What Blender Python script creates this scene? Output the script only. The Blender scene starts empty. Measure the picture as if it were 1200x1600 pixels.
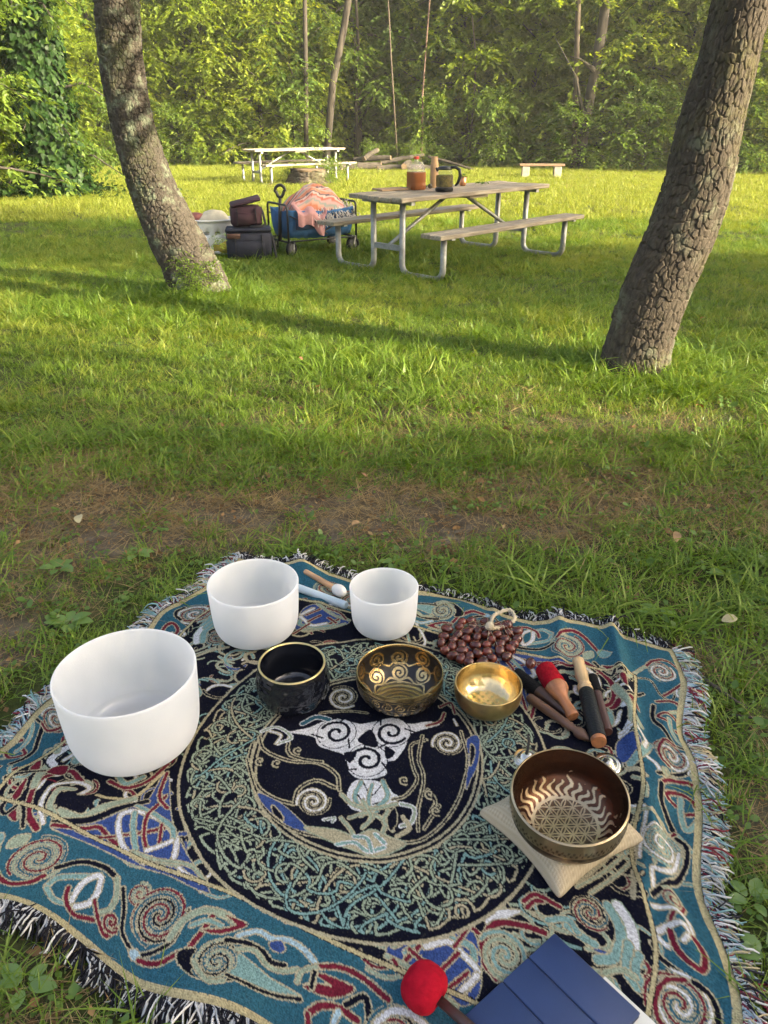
import bpy, math, random
import numpy as np
from mathutils import Vector, Matrix, Euler

# ------------------------------------------------------------------ camera, sky, sun, exposure
scene = bpy.context.scene
CAM_H = 1.42; PITCH = math.radians(27.2); FPX = 1202.0
cam_d = bpy.data.cameras.new('camera'); cam = bpy.data.objects.new('camera', cam_d)
scene.collection.objects.link(cam); scene.camera = cam
cam.location = (0, 0, CAM_H); cam.rotation_euler = (math.radians(90) - PITCH, 0, 0)
cam_d.sensor_fit = 'VERTICAL'; cam_d.sensor_height = 24.0; cam_d.sensor_width = 18.0
cam_d.lens = FPX / 1600.0 * 24.0
cam_d.clip_start = 0.05; cam_d.clip_end = 600

SUN_EL = math.radians(19.0); SUN_AZ = math.atan2(0.90, -0.44)      # azimuth from +Y towards +X
world = bpy.data.worlds.new('World'); scene.world = world; world.use_nodes = True
wn = world.node_tree.nodes; wl = world.node_tree.links
for n in list(wn): wn.remove(n)
sky = wn.new('ShaderNodeTexSky'); sky.sky_type = 'NISHITA'; sky.sun_disc = False
sky.sun_elevation = SUN_EL; sky.sun_rotation = SUN_AZ; sky.air_density = 0.7; sky.dust_density = 7.0; sky.ozone_density = 0.0
bg = wn.new('ShaderNodeBackground'); bg.inputs['Strength'].default_value = 0.15
wo = wn.new('ShaderNodeOutputWorld')
wl.new(sky.outputs['Color'], bg.inputs['Color']); wl.new(bg.outputs['Background'], wo.inputs['Surface'])
sd = bpy.data.lights.new('sun', 'SUN'); sd.energy = 4.6; sd.angle = math.radians(0.6); sd.color = (1.0, 0.86, 0.60)
sun = bpy.data.objects.new('sun', sd); scene.collection.objects.link(sun)
SUNV = Vector((math.cos(SUN_EL) * math.sin(SUN_AZ), math.cos(SUN_EL) * math.cos(SUN_AZ), math.sin(SUN_EL)))
sun.rotation_euler = SUNV.to_track_quat('Z', 'Y').to_euler(); sun.location = SUNV * 60
vs = scene.view_settings
vs.view_transform = 'Standard'; vs.look = 'None'; vs.gamma = 1.0; vs.use_curve_mapping = False
vs.exposure = 2.2
scene.cycles.use_denoising = True
scene.cycles.use_adaptive_sampling = True; scene.cycles.adaptive_threshold = 0.04
scene.cycles.volume_bounces = 0
scene.cycles.max_bounces = 6; scene.cycles.diffuse_bounces = 3; scene.cycles.glossy_bounces = 3
scene.cycles.transmission_bounces = 4; scene.cycles.transparent_max_bounces = 4
scene.cycles.sample_clamp_indirect = 6.0
scene.cycles.caustics_reflective = False; scene.cycles.caustics_refractive = False

# ------------------------------------------------------------------ helpers
C = scene.collection
PI = math.pi
rng = np.random.default_rng(7)

def at(px, py, z=0.0):
    "point at height z that the photograph shows at pixel (px, py)"
    a = (px - 600) / FPX; b = (800 - py) / FPX
    dy = math.cos(PITCH) + b * math.sin(PITCH); dz = -math.sin(PITCH) + b * math.cos(PITCH)
    t = (z - CAM_H) / dz
    return Vector((a * t, dy * t, z))
def at_y(px, py, Y):
    a = (px - 600) / FPX; b = (800 - py) / FPX
    dy = math.cos(PITCH) + b * math.sin(PITCH); dz = -math.sin(PITCH) + b * math.cos(PITCH)
    t = Y / dy
    return Vector((a * t, Y, CAM_H + dz * t))

def tag(o, label=None, cat=None, group=None, kind=None):
    if label: o['label'] = label
    if cat: o['category'] = cat
    if group: o['group'] = group
    if kind: o['kind'] = kind
    return o
def empty(name, loc=(0, 0, 0), rz=0.0, label=None, cat=None, group=None):
    o = bpy.data.objects.new(name, None); C.objects.link(o)
    o.empty_display_size = 0.1; o.location = loc; o.rotation_euler = (0, 0, rz)
    return tag(o, label, cat, group)
def link(name, me, mat=None, parent=None, loc=(0, 0, 0), rot=(0, 0, 0)):
    o = bpy.data.objects.new(name, me); C.objects.link(o)
    if mat is not None and len(me.materials) == 0: me.materials.append(mat)
    o.parent = parent; o.location = loc; o.rotation_euler = rot
    return o
def copy_tree(o, parent=None):
    c = o.copy(); C.objects.link(c); c.parent = parent
    for ch in list(o.children): copy_tree(ch, c)
    return c

def np_mesh(name, V, Fq, smooth=True, col=None, colname='col', tri=False):
    "fast mesh from arrays; Fq (n,4) or (n,3)"
    V = np.asarray(V, np.float32); Fq = np.asarray(Fq, np.int32); k = Fq.shape[1]
    me = bpy.data.meshes.new(name)
    me.vertices.add(len(V)); me.vertices.foreach_set('co', V.ravel())
    me.loops.add(Fq.size); me.loops.foreach_set('vertex_index', Fq.ravel())
    me.polygons.add(len(Fq)); me.polygons.foreach_set('loop_start', np.arange(0, Fq.size, k, dtype=np.int32))
    try: me.polygons.foreach_set('loop_total', np.full(len(Fq), k, np.int32))
    except Exception: pass
    me.polygons.foreach_set('use_smooth', np.full(len(Fq), smooth, bool))
    if col is not None:
        at_ = me.color_attributes.new(colname, 'FLOAT_COLOR', 'POINT')
        c4 = np.ones((len(V), 4), np.float32); c4[:, :3] = col
        at_.data.foreach_set('color', c4.ravel())
    me.update(calc_edges=True)
    me.validate()
    return me

class MB:
    def __init__(s): s.v = []; s.f = []
    def add(s, v, f):
        n = len(s.v); s.v += [tuple(p) for p in v]; s.f += [tuple(i + n for i in q) for q in f]; return s
    def box(s, c, size, rz=0.0, M=None, bev=0.0):
        x, y, z = [d / 2 for d in size]; b = min(bev, x * .9, y * .9, z * .9)
        if b <= 0:
            v = [Vector((i * x, j * y, k * z)) for k in (-1, 1) for j in (-1, 1) for i in (-1, 1)]
            f = [(0, 2, 3, 1), (4, 5, 7, 6), (0, 1, 5, 4), (2, 6, 7, 3), (0, 4, 6, 2), (1, 3, 7, 5)]
        else:
            v = []; f = []
            rings = [(-z, b), (-z + b, 0), (z - b, 0), (z, b)]
            for zz, ins in rings:
                X = x - ins; Y = y - ins; q = b if ins == 0 else b * .4
                v += [Vector(p) for p in ((X - q, -Y, zz), (X, -Y + q, zz), (X, Y - q, zz), (X - q, Y, zz), (-X + q, Y, zz), (-X, Y - q, zz), (-X, -Y + q, zz), (-X + q, -Y, zz))]
            for k in range(3):
                for i in range(8):
                    j = (i + 1) % 8; f.append((k * 8 + i, k * 8 + j, (k + 1) * 8 + j, (k + 1) * 8 + i))
            f.append(tuple(range(7, -1, -1))); f.append(tuple(range(24, 32)))
        R = M if M is not None else Matrix.Rotation(rz, 3, 'Z')
        c = Vector(c)
        return s.add([R @ p + c for p in v], f)
    def tube(s, pts, rad, n=10, cap=True, flat=1.0):
        pts = [Vector(p) for p in pts]; m = len(pts)
        if not hasattr(rad, '__len__'): rad = [rad] * m
        up = None; v = []; f = []
        for i, p in enumerate(pts):
            t = (pts[min(i + 1, m - 1)] - pts[max(i - 1, 0)])
            if t.length < 1e-9: t = Vector((0, 0, 1))
            t.normalize()
            if up is None:
                a = Vector((0, 0, 1)) if abs(t.z) < .9 else Vector((1, 0, 0)); up = (a - t * a.dot(t)).normalized()
            else:
                up = up - t * up.dot(t)
                up = up.normalized() if up.length > 1e-6 else t.orthogonal().normalized()
            b = t.cross(up)
            for k in range(n):
                a = 2 * PI * k / n
                v.append(p + (b * math.cos(a) + up * math.sin(a) * flat) * rad[i])
        for i in range(m - 1):
            for k in range(n):
                j = (k + 1) % n; f.append((i * n + k, i * n + j, (i + 1) * n + j, (i + 1) * n + k))
        if cap: f.append(tuple(range(n - 1, -1, -1))); f.append(tuple((m - 1) * n + k for k in range(n)))
        return s.add(v, f)
    def lathe(s, prof, n=32, M=None, closed=False):
        "prof (r,z) pairs about the z axis; r=0 ends become poles"
        v = []; f = []; idx = []
        for r, z in prof:
            if r < 1e-6: idx.append((len(v),)); v.append(Vector((0, 0, z)))
            else:
                idx.append(tuple(len(v) + k for k in range(n)))
                v += [Vector((r * math.cos(2 * PI * k / n), r * math.sin(2 * PI * k / n), z)) for k in range(n)]
        for a, b in zip(idx[:-1], idx[1:]):
            for k in range(n):
                j = (k + 1) % n
                if len(a) == 1 and len(b) == 1: continue
                if len(a) == 1: f.append((a[0], b[j], b[k]))
                elif len(b) == 1: f.append((a[k], a[j], b[0]))
                else: f.append((a[k], a[j], b[j], b[k]))
        if M is not None: v = [M @ p for p in v]
        return s.add(v, f)
    def ball(s, c, r, n=12, m=8, sc=(1, 1, 1)):
        prof = [(math.sin(PI * i / m) * r, -math.cos(PI * i / m) * r) for i in range(m + 1)]
        prof[0] = (0, -r); prof[-1] = (0, r); c = Vector(c)
        o = MB().lathe(prof, n)
        return s.add([Vector((p[0] * sc[0], p[1] * sc[1], p[2] * sc[2])) + c for p in o.v], o.f)
    def mesh(s, name, smooth=True):
        me = bpy.data.meshes.new(name); me.from_pydata([tuple(p) for p in s.v], [], s.f)
        if smooth: me.polygons.foreach_set('use_smooth', [True] * len(me.polygons))
        me.update(); return me
    def build(s, name, mat, parent=None, smooth=True, loc=(0, 0, 0), rot=(0, 0, 0), sharp=None):
        me = s.mesh(name, smooth)
        if sharp is not None and smooth:
            try: me.set_sharp_from_angle(angle=math.radians(sharp))
            except Exception: pass
        return link(name, me, mat, parent, loc, rot)

def arc(c, r, a0, a1, n, ax, ay):
    return [Vector(c) + Vector(ax) * (r * math.cos(a0 + (a1 - a0) * i / n)) + Vector(ay) * (r * math.sin(a0 + (a1 - a0) * i / n)) for i in range(n + 1)]

# smooth value noise in numpy
def vnoise(x, y, seed=0):
    x = np.asarray(x, float); y = np.asarray(y, float)
    xi = np.floor(x).astype(np.int64); yi = np.floor(y).astype(np.int64); fx = x - xi; fy = y - yi
    def h(a, b):
        n = (a * 374761393 + b * 668265263 + seed * 1442695041) & 0x7fffffff
        n = ((n ^ (n >> 13)) * 1274126177) & 0x7fffffff
        return ((n ^ (n >> 16)) & 0xffff) / 65535.0
    u = fx * fx * (3 - 2 * fx); v = fy * fy * (3 - 2 * fy)
    return (h(xi, yi) * (1 - u) + h(xi + 1, yi) * u) * (1 - v) + (h(xi, yi + 1) * (1 - u) + h(xi + 1, yi + 1) * u) * v
def fbm(x, y, seed=0, o=4):
    s = 0; a = .5
    for i in range(o): s = s + a * vnoise(x * 2 ** i, y * 2 ** i, seed + i * 17); a *= .5
    return s / (1 - .5 ** o)
def smooth01(x, a, b):
    t = np.clip((x - a) / (b - a), 0, 1); return t * t * (3 - 2 * t)

# ------------------------------------------------------------------ materials
def new_mat(name):
    m = bpy.data.materials.new(name); m.use_nodes = True
    nt = m.node_tree
    for n in list(nt.nodes): nt.nodes.remove(n)
    out = nt.nodes.new('ShaderNodeOutputMaterial')
    return m, nt, out
def nd(nt, typ, **kw):
    n = nt.nodes.new(typ)
    for k, v in kw.items():
        if hasattr(n, k): setattr(n, k, v)
        else: n.inputs[k.replace('_', ' ')].default_value = v
    return n
def ramp(nt, src, stops):
    r = nt.nodes.new('ShaderNodeValToRGB'); e = r.color_ramp.elements
    while len(e) < len(stops): e.new(0.5)
    for q, (p, c) in zip(e, stops): q.position = p; q.color = (*c, 1) if len(c) == 3 else c
    nt.links.new(src, r.inputs[0]); return r.outputs['Color']
def P(name, col, rough=.6, metal=0.0, noise=0.0, nscale=20, bump=0.0, bscale=60, col2=None, spec=.5, coat=0.0, sub=0.0, coords='Object', detail=4, stretch=None, trans=0.0, sheen=0.0):
    m, nt, out = new_mat(name)
    b = nd(nt, 'ShaderNodeBsdfPrincipled'); L = nt.links
    b.inputs['Base Color'].default_value = (*col, 1); b.inputs['Roughness'].default_value = rough; b.inputs['Metallic'].default_value = metal
    b.inputs['Specular IOR Level'].default_value = spec; b.inputs['Coat Weight'].default_value = coat
    b.inputs['Transmission Weight'].default_value = trans
    if sheen: b.inputs['Sheen Weight'].default_value = sheen
    if sub: b.inputs['Subsurface Weight'].default_value = sub; b.inputs['Subsurface Radius'].default_value = (.02, .02, .02)
    tc = nd(nt, 'ShaderNodeTexCoord'); src = tc.outputs[coords]
    if stretch:
        mp = nd(nt, 'ShaderNodeMapping'); mp.inputs['Scale'].default_value = stretch; L.new(src, mp.inputs[0]); src = mp.outputs[0]
    if noise or col2:
        n = nd(nt, 'ShaderNodeTexNoise'); n.inputs['Scale'].default_value = nscale; n.inputs['Detail'].default_value = detail; L.new(src, n.inputs['Vector'])
        c2 = col2 if col2 else tuple(max(0, c * (1 - noise)) for c in col)
        c1 = col if col2 else tuple(min(1, c * (1 + noise)) for c in col)
        L.new(ramp(nt, n.outputs['Fac'], [(.32, c2), (.68, c1)]), b.inputs['Base Color'])
    if bump:
        n2 = nd(nt, 'ShaderNodeTexNoise'); n2.inputs['Scale'].default_value = bscale; n2.inputs['Detail'].default_value = 5; L.new(src, n2.inputs['Vector'])
        bp = nd(nt, 'ShaderNodeBump'); bp.inputs['Strength'].default_value = bump; bp.inputs['Distance'].default_value = .01
        L.new(n2.outputs['Fac'], bp.inputs['Height']); L.new(bp.outputs['Normal'], b.inputs['Normal'])
    L.new(b.outputs[0], out.inputs['Surface'])
    return m
def leaf_mat(name, c1, c2, trans=.45, gloss=.04, c3=None, island=True):
    "foliage: diffuse and translucent, colour varies per leaf and per object"
    m, nt, out = new_mat(name); L = nt.links
    g = nd(nt, 'ShaderNodeNewGeometry'); oi = nd(nt, 'ShaderNodeObjectInfo')
    mx = nd(nt, 'ShaderNodeMath', operation='MULTIPLY_ADD'); mx.inputs[1].default_value = .7; 
    mo = nd(nt, 'ShaderNodeMath', operation='MULTIPLY'); mo.inputs[1].default_value = .3
    L.new(oi.outputs['Random'], mo.inputs[0])
    if island: L.new(g.outputs['Random Per Island'], mx.inputs[0])
    else:
        mx.inputs[1].default_value = 0; mo.inputs[1].default_value = 1
    L.new(mo.outputs[0], mx.inputs[2])
    st = [(0, c1), (1, c2)] if c3 is None else [(0, c1), (.55, c2), (1, c3)]
    c = ramp(nt, mx.outputs[0], st)
    d = nd(nt, 'ShaderNodeBsdfDiffuse'); t = nd(nt, 'ShaderNodeBsdfTranslucent'); gl = nd(nt, 'ShaderNodeBsdfGlossy'); gl.inputs['Roughness'].default_value = .42
    hs = nd(nt, 'ShaderNodeHueSaturation'); hs.inputs['Hue'].default_value = .485; hs.inputs['Value'].default_value = 1.25; hs.inputs['Saturation'].default_value = 1.1
    L.new(c, d.inputs['Color']); L.new(c, hs.inputs['Color']); L.new(hs.outputs[0], t.inputs['Color'])
    m1 = nd(nt, 'ShaderNodeMixShader'); m1.inputs[0].default_value = trans; L.new(d.outputs[0], m1.inputs[1]); L.new(t.outputs[0], m1.inputs[2])
    m2 = nd(nt, 'ShaderNodeMixShader'); m2.inputs[0].default_value = gloss; L.new(m1.outputs[0], m2.inputs[1]); L.new(gl.outputs[0], m2.inputs[2])
    L.new(m2.outputs[0], out.inputs['Surface'])
    return m
def attr_mat(name, rough=.8, bump=0.0, bscale=300, metal=0.0, attr='col', sheen=0.0, noise=0.0, nscale=200, spec=.3):
    m, nt, out = new_mat(name); L = nt.links
    a = nd(nt, 'ShaderNodeVertexColor'); a.layer_name = attr
    b = nd(nt, 'ShaderNodeBsdfPrincipled'); b.inputs['Roughness'].default_value = rough; b.inputs['Metallic'].default_value = metal
    b.inputs['Specular IOR Level'].default_value = spec; b.inputs['Sheen Weight'].default_value = sheen
    src = a.outputs['Color']; tc = nd(nt, 'ShaderNodeTexCoord')
    if noise:
        n = nd(nt, 'ShaderNodeTexNoise'); n.inputs['Scale'].default_value = nscale; n.inputs['Detail'].default_value = 3; L.new(tc.outputs['Object'], n.inputs['Vector'])
        mxn = nd(nt, 'ShaderNodeMix', data_type='RGBA', blend_type='MULTIPLY'); mxn.inputs[0].default_value = 1
        L.new(src, mxn.inputs[6]); L.new(ramp(nt, n.outputs['Fac'], [(.3, (1 - noise,) * 3), (.7, (1 + noise * .4,) * 3)]), mxn.inputs[7]); src = mxn.outputs[2]
    L.new(src, b.inputs['Base Color'])
    if bump:
        n2 = nd(nt, 'ShaderNodeTexNoise'); n2.inputs['Scale'].default_value = bscale; n2.inputs['Detail'].default_value = 4; L.new(tc.outputs['Object'], n2.inputs['Vector'])
        bp = nd(nt, 'ShaderNodeBump'); bp.inputs['Strength'].default_value = bump; bp.inputs['Distance'].default_value = .01
        L.new(n2.outputs['Fac'], bp.inputs['Height']); L.new(bp.outputs['Normal'], b.inputs['Normal'])
    L.new(b.outputs[0], out.inputs['Surface'])
    return m

# ------------------------------------------------------------------ ground
BA = Vector((-0.52, 2.395)); BB = Vector((0.862, 1.858)); BC = Vector((0.51, 0.415)); BD = Vector((-1.105, 1.165))   # blanket corners
def bil(u, v):
    x = (1 - v) * ((1 - u) * BA.x + u * BB.x) + v * ((1 - u) * BD.x + u * BC.x)
    y = (1 - v) * ((1 - u) * BA.y + u * BB.y) + v * ((1 - u) * BD.y + u * BC.y)
    return x, y
def inv_bil(x, y):
    u = np.full_like(np.asarray(x, float), .5); v = u.copy()
    for _ in range(12):
        X, Y = bil(u, v)
        xu = (1 - v) * (BB.x - BA.x) + v * (BC.x - BD.x); yu = (1 - v) * (BB.y - BA.y) + v * (BC.y - BD.y)
        xv = (1 - u) * (BD.x - BA.x) + u * (BC.x - BB.x); yv = (1 - u) * (BD.y - BA.y) + u * (BC.y - BB.y)
        det = xu * yv - xv * yu; ex = x - X; ey = y - Y
        u = u + (ex * yv - ey * xv) / det; v = v + (ey * xu - ex * yu) / det
    return u, v
def in_blanket(x, y, m=0.0):
    u, v = inv_bil(x, y); mu = m / 1.7; mv = m / 1.4
    return (u > -mu) & (u < 1 + mu) & (v > -mv) & (v < 1 + mv)
def bare(x, y):
    "0 lawn .. 1 trodden bare soil"
    n = fbm(x * 1.7 + 5, y * 2.3, 3) ; n2 = fbm(x * 6, y * 6, 9)
    e = lambda cx, cy, rx, ry: np.exp(-(((x - cx) / rx) ** 2 + ((y - cy) / ry) ** 2))
    d = 1.05 * e(.25, 2.66, .85, .26) + .75 * e(-.55, 2.85, .9, .33) + .62 * e(-1.5, 2.95, .9, .6) + .7 * e(1.25, 2.95, .7, .22) + .8 * e(-1.3, 1.65, .3, .5) + .85 * e(1.12, 1.75, .22, .28) + .5 * e(-1.25, 2.2, .35, .4) + .55 * e(1.0, .95, .3, .5) + .35 * e(.9, 3.3, 1.6, .35) + .45 * e(-.75, .75, .35, .2) + .5 * e(.95, 1.25, .12, .3)
    return np.clip(.60 * d * (.2 + 1.35 * n) + (n2 - .5) * .6 * np.minimum(1, d * 3), 0, 1)
def verge(x, y):
    "worn strip where the turf thins out, 0..1"
    return np.clip(np.exp(-((y - 3.0 - .2 * np.sin(x * .9 + 1)) / np.where(y > 3, .85, .6)) ** 2) * (.25 + 1.15 * fbm(x * 1.3 + 3, y * 1.6, 91)), 0, 1)
def gz(x, y):
    return (fbm(x * .9, y * .9, 31, 3) - .5) * .05 * smooth01(np.hypot(x, y - 1.4), 1.3, 2.6) + 9.0 * smooth01(y, 36, 95)

def ground():
    xs = np.unique(np.concatenate([np.linspace(-160, -14, 40), np.linspace(-14, -4, 60), np.linspace(-4, 4, 320), np.linspace(4, 14, 60), np.linspace(14, 160, 40)]))
    ys = np.unique(np.concatenate([np.linspace(-120, -2, 40), np.linspace(-2, 0, 20), np.linspace(0, 5, 260), np.linspace(5, 14, 160), np.linspace(14, 34, 80), np.linspace(34, 200, 40)]))
    X, Y = np.meshgrid(xs, ys); nx = len(xs); ny = len(ys)
    Bm = bare(X, Y)
    Z = gz(X, Y) + (fbm(X * 9, Y * 9, 5, 3) - .5) * .018 * np.clip(Bm * 2, .2, 1) - .012 * Bm
    Z = np.where(in_blanket(X, Y, .02), np.minimum(Z, 0) * .3 - .004, Z)
    V = np.stack([X, Y, Z], -1).reshape(-1, 3)
    i = np.arange(nx * ny).reshape(ny, nx)
    Fq = np.stack([i[:-1, :-1], i[:-1, 1:], i[1:, 1:], i[1:, :-1]], -1).reshape(-1, 4)
    me = np_mesh('ground', V, Fq, True, np.stack([np.maximum(Bm, .55 * verge(X, Y)).ravel()] * 3, -1), 'bare')
    m, nt, out = new_mat('soil_and_turf'); L = nt.links
    tc = nd(nt, 'ShaderNodeTexCoord'); a = nd(nt, 'ShaderNodeVertexColor'); a.layer_name = 'bare'
    def noi(s, d=5):
        n = nd(nt, 'ShaderNodeTexNoise'); n.inputs['Scale'].default_value = s; n.inputs['Detail'].default_value = d; n.inputs['Roughness'].default_value = .65
        L.new(tc.outputs['Object'], n.inputs['Vector']); return n.outputs['Fac']
    soil = ramp(nt, noi(14, 8), [(.25, (.055, .044, .032)), (.5, (.105, .086, .062)), (.75, (.19, .16, .12))])
    turf = ramp(nt, noi(7, 8), [(.3, (.032, .045, .012)), (.5, (.052, .066, .017)), (.75, (.09, .08, .034))])  # turf darkened so the gaps between blades read as shade
    mx = nd(nt, 'ShaderNodeMix', data_type='RGBA'); L.new(ramp(nt, a.outputs['Color'], [(.12, (0, 0, 0)), (.5, (1, 1, 1))]), mx.inputs[0]); L.new(turf, mx.inputs[6]); L.new(soil, mx.inputs[7])
    b = nd(nt, 'ShaderNodeBsdfPrincipled'); b.inputs['Roughness'].default_value = .95; b.inputs['Specular IOR Level'].default_value = .15
    L.new(mx.outputs[2], b.inputs['Base Color'])
    bp = nd(nt, 'ShaderNodeBump'); bp.inputs['Strength'].default_value = .7; bp.inputs['Distance'].default_value = .02; L.new(noi(60, 8), bp.inputs['Height']); L.new(bp.outputs[0], b.inputs['Normal'])
    L.new(b.outputs[0], out.inputs['Surface'])
    tag(link('ground', me, m), kind='structure')
ground()

# ------------------------------------------------------------------ grass
def blades(n, rad, h, w, lean=.5, seed=0, seg=3, flat=0.0, droop=.5):
    "clump of tapered curved blades as one mesh (V,F)"
    r = np.random.default_rng(seed); V = []; Fc = []
    for k in range(n):
        a = r.uniform(0, 2 * PI); d = rad * math.sqrt(r.uniform()); bx, by = d * math.cos(a), d * math.sin(a)
        az = r.uniform(0, 2 * PI); H = h * r.uniform(.55, 1.15); W = w * r.uniform(.6, 1.2); ln = lean * r.uniform(.2, 1.3); dr = droop * r.uniform(.3, 1.6)
        dx, dy = math.cos(az), math.sin(az); tw = az + PI / 2 + r.uniform(-.5, .5); sx, sy = math.cos(tw), math.sin(tw)
        base = len(V)
        for s in range(seg + 1):
            t = s / seg; out = H * (ln * t + dr * t * t); z = H * (t - .45 * dr * t * t) * (1 - flat) + .004
            ww = W * (1 - t ** 1.6) * .5 * (1 if s else .7)
            px, py = bx + dx * out, by + dy * out
            if s == seg: V.append((px, py, z))
            else: V += [(px - sx * ww, py - sy * ww, z), (px + sx * ww, py + sy * ww, z + ww * .3)]
        for s in range(seg - 1):
            q = base + 2 * s; Fc += [(q, q + 1, q + 3), (q, q + 3, q + 2)]
        q = base + 2 * (seg - 1); Fc.append((q, q + 1, q + 2))
    return np.array(V), np.array(Fc)
def herb(n, rad, h, ls, seed, lobes=False):
    "low broad-leaved herb: stems with oval leaves"
    r = np.random.default_rng(seed); V = []; Fc = []
    for k in range(n):
        a = r.uniform(0, 2 * PI); d = rad * math.sqrt(r.uniform()); H = h * r.uniform(.4, 1.1)
        cx, cy, cz = d * math.cos(a), d * math.sin(a), H
        yaw = r.uniform(0, 2 * PI); pit = r.uniform(-.5, .3); s = ls * r.uniform(.6, 1.2)
        R = Euler((pit, r.uniform(-.4, .4), yaw)).to_matrix()
        pts = [(0, -.5, 0), (.34, -.15, .06), (.36, .2, .07), (0, .62, -.05), (-.36, .2, .07), (-.34, -.15, .06), (0, .05, 0)]
        b = len(V)
        for p in pts: q = R @ Vector(p) * s; V.append((cx + q.x, cy + q.y, max(.004, cz + q.z)))
        Fc += [(b + 6, b + i, b + (i + 1) % 6) for i in range(6)]
    return np.array(V), np.array(Fc)

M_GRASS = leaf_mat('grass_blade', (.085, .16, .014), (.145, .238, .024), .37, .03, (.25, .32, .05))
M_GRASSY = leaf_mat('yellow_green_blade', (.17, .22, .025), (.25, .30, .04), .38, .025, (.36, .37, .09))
M_GRASS_SUNNY = leaf_mat('far_blade_sun_tint', (.17, .225, .028), (.25, .30, .04), .42, .02, (.34, .35, .07))  # yellower and paler than near blades: far sunlight put into the colour
M_DRY = leaf_mat('dry_grass', (.20, .14, .06), (.38, .29, .14), .25, .02)
M_LIT = leaf_mat('leaf_litter', (.09, .05, .024), (.20, .125, .06), .1, .0, (.33, .25, .13))
def litter(n, rad, s, seed):
    r = np.random.default_rng(seed); V = []; Fc = []
    for k in range(n):
        a = r.uniform(0, 2 * PI); d = rad * math.sqrt(r.uniform()); L = s * r.uniform(.4, 1.3); W = L * r.choice([.08, .35, .6]); Rm = Euler((r.normal(0, .3), r.normal(0, .3), r.uniform(0, 6.28))).to_matrix(); b = len(V)
        for p in ((-L / 2, 0, 0), (0, -W / 2, .1 * W), (L / 2, 0, 0), (0, W / 2, .2 * W)): q = Rm @ Vector(p); V.append((q.x + d * math.cos(a), q.y + d * math.sin(a), max(.002, q.z + .008)))
        Fc += [(b, b + 1, b + 2), (b, b + 2, b + 3)]
    return np.array(V), np.array(Fc)
M_HERB = leaf_mat('herb_leaf', (.07, .14, .02), (.13, .22, .035), .35, .04)
def protos(cname, items):
    col = bpy.data.collections.new(cname)
    for i, ((V, Fc), m) in enumerate(items):
        me = np_mesh('%s_%02d' % (cname, i), V, Fc, True); me.materials.append(m)
        col.objects.link(bpy.data.objects.new('%s_%02d' % (cname, i), me))
    return col
def scatter(name, pts, rot, scl, idx, col, label, cat):
    me = bpy.data.meshes.new(name); me.vertices.add(len(pts)); me.vertices.foreach_set('co', np.asarray(pts, np.float32).ravel())
    a = me.attributes.new('rot', 'FLOAT_VECTOR', 'POINT'); a.data.foreach_set('vector', np.asarray(rot, np.float32).ravel())
    a = me.attributes.new('scl', 'FLOAT', 'POINT'); a.data.foreach_set('value', np.asarray(scl, np.float32))
    a = me.attributes.new('idx', 'INT', 'POINT'); a.data.foreach_set('value', np.asarray(idx, np.int32))
    o = link(name, me)
    ng = bpy.data.node_groups.new(name + '_scatter', 'GeometryNodeTree')
    ng.interface.new_socket('Geometry', in_out='INPUT', socket_type='NodeSocketGeometry'); ng.interface.new_socket('Geometry', in_out='OUTPUT', socket_type='NodeSocketGeometry')
    N = ng.nodes; Lk = ng.links
    gi = N.new('NodeGroupInput'); go = N.new('NodeGroupOutput'); ip = N.new('GeometryNodeInstanceOnPoints'); ci = N.new('GeometryNodeCollectionInfo')
    ci.inputs['Collection'].default_value = col; ci.inputs['Separate Children'].default_value = True; ci.inputs['Reset Children'].default_value = True
    def na(nm, ty):
        q = N.new('GeometryNodeInputNamedAttribute'); q.data_type = ty; q.inputs['Name'].default_value = nm; return q.outputs['Attribute']
    Lk.new(gi.outputs[0], ip.inputs['Points']); Lk.new(ci.outputs[0], ip.inputs['Instance']); ip.inputs['Pick Instance'].default_value = True
    Lk.new(na('idx', 'INT'), ip.inputs['Instance Index']); Lk.new(na('rot', 'FLOAT_VECTOR'), ip.inputs['Rotation']); Lk.new(na('scl', 'FLOAT'), ip.inputs['Scale'])
    Lk.new(ip.outputs[0], go.inputs[0])
    md = o.modifiers.new('scatter', 'NODES'); md.node_group = ng
    return tag(o, label, cat, kind='stuff')
def spread(n, x0, x1, y0, y1, keep, r):
    x = r.uniform(x0, x1, n); y = r.uniform(y0, y1, n); k = keep(x, y) > r.uniform(size=n); return x[k], y[k]
def rots(n, r, tilt=.18):
    return np.stack([r.normal(0, tilt, n), r.normal(0, tilt, n), r.uniform(0, 2 * PI, n)], -1)
TREE_SPOTS = [(-1.62, 7.05, .2), (1.56, 4.72, .2)]
def clear_trees(x, y):
    k = np.ones_like(x)
    for cx, cy, rr in TREE_SPOTS: k = k * (np.hypot(x - cx, y - cy) > rr)
    return k
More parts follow.
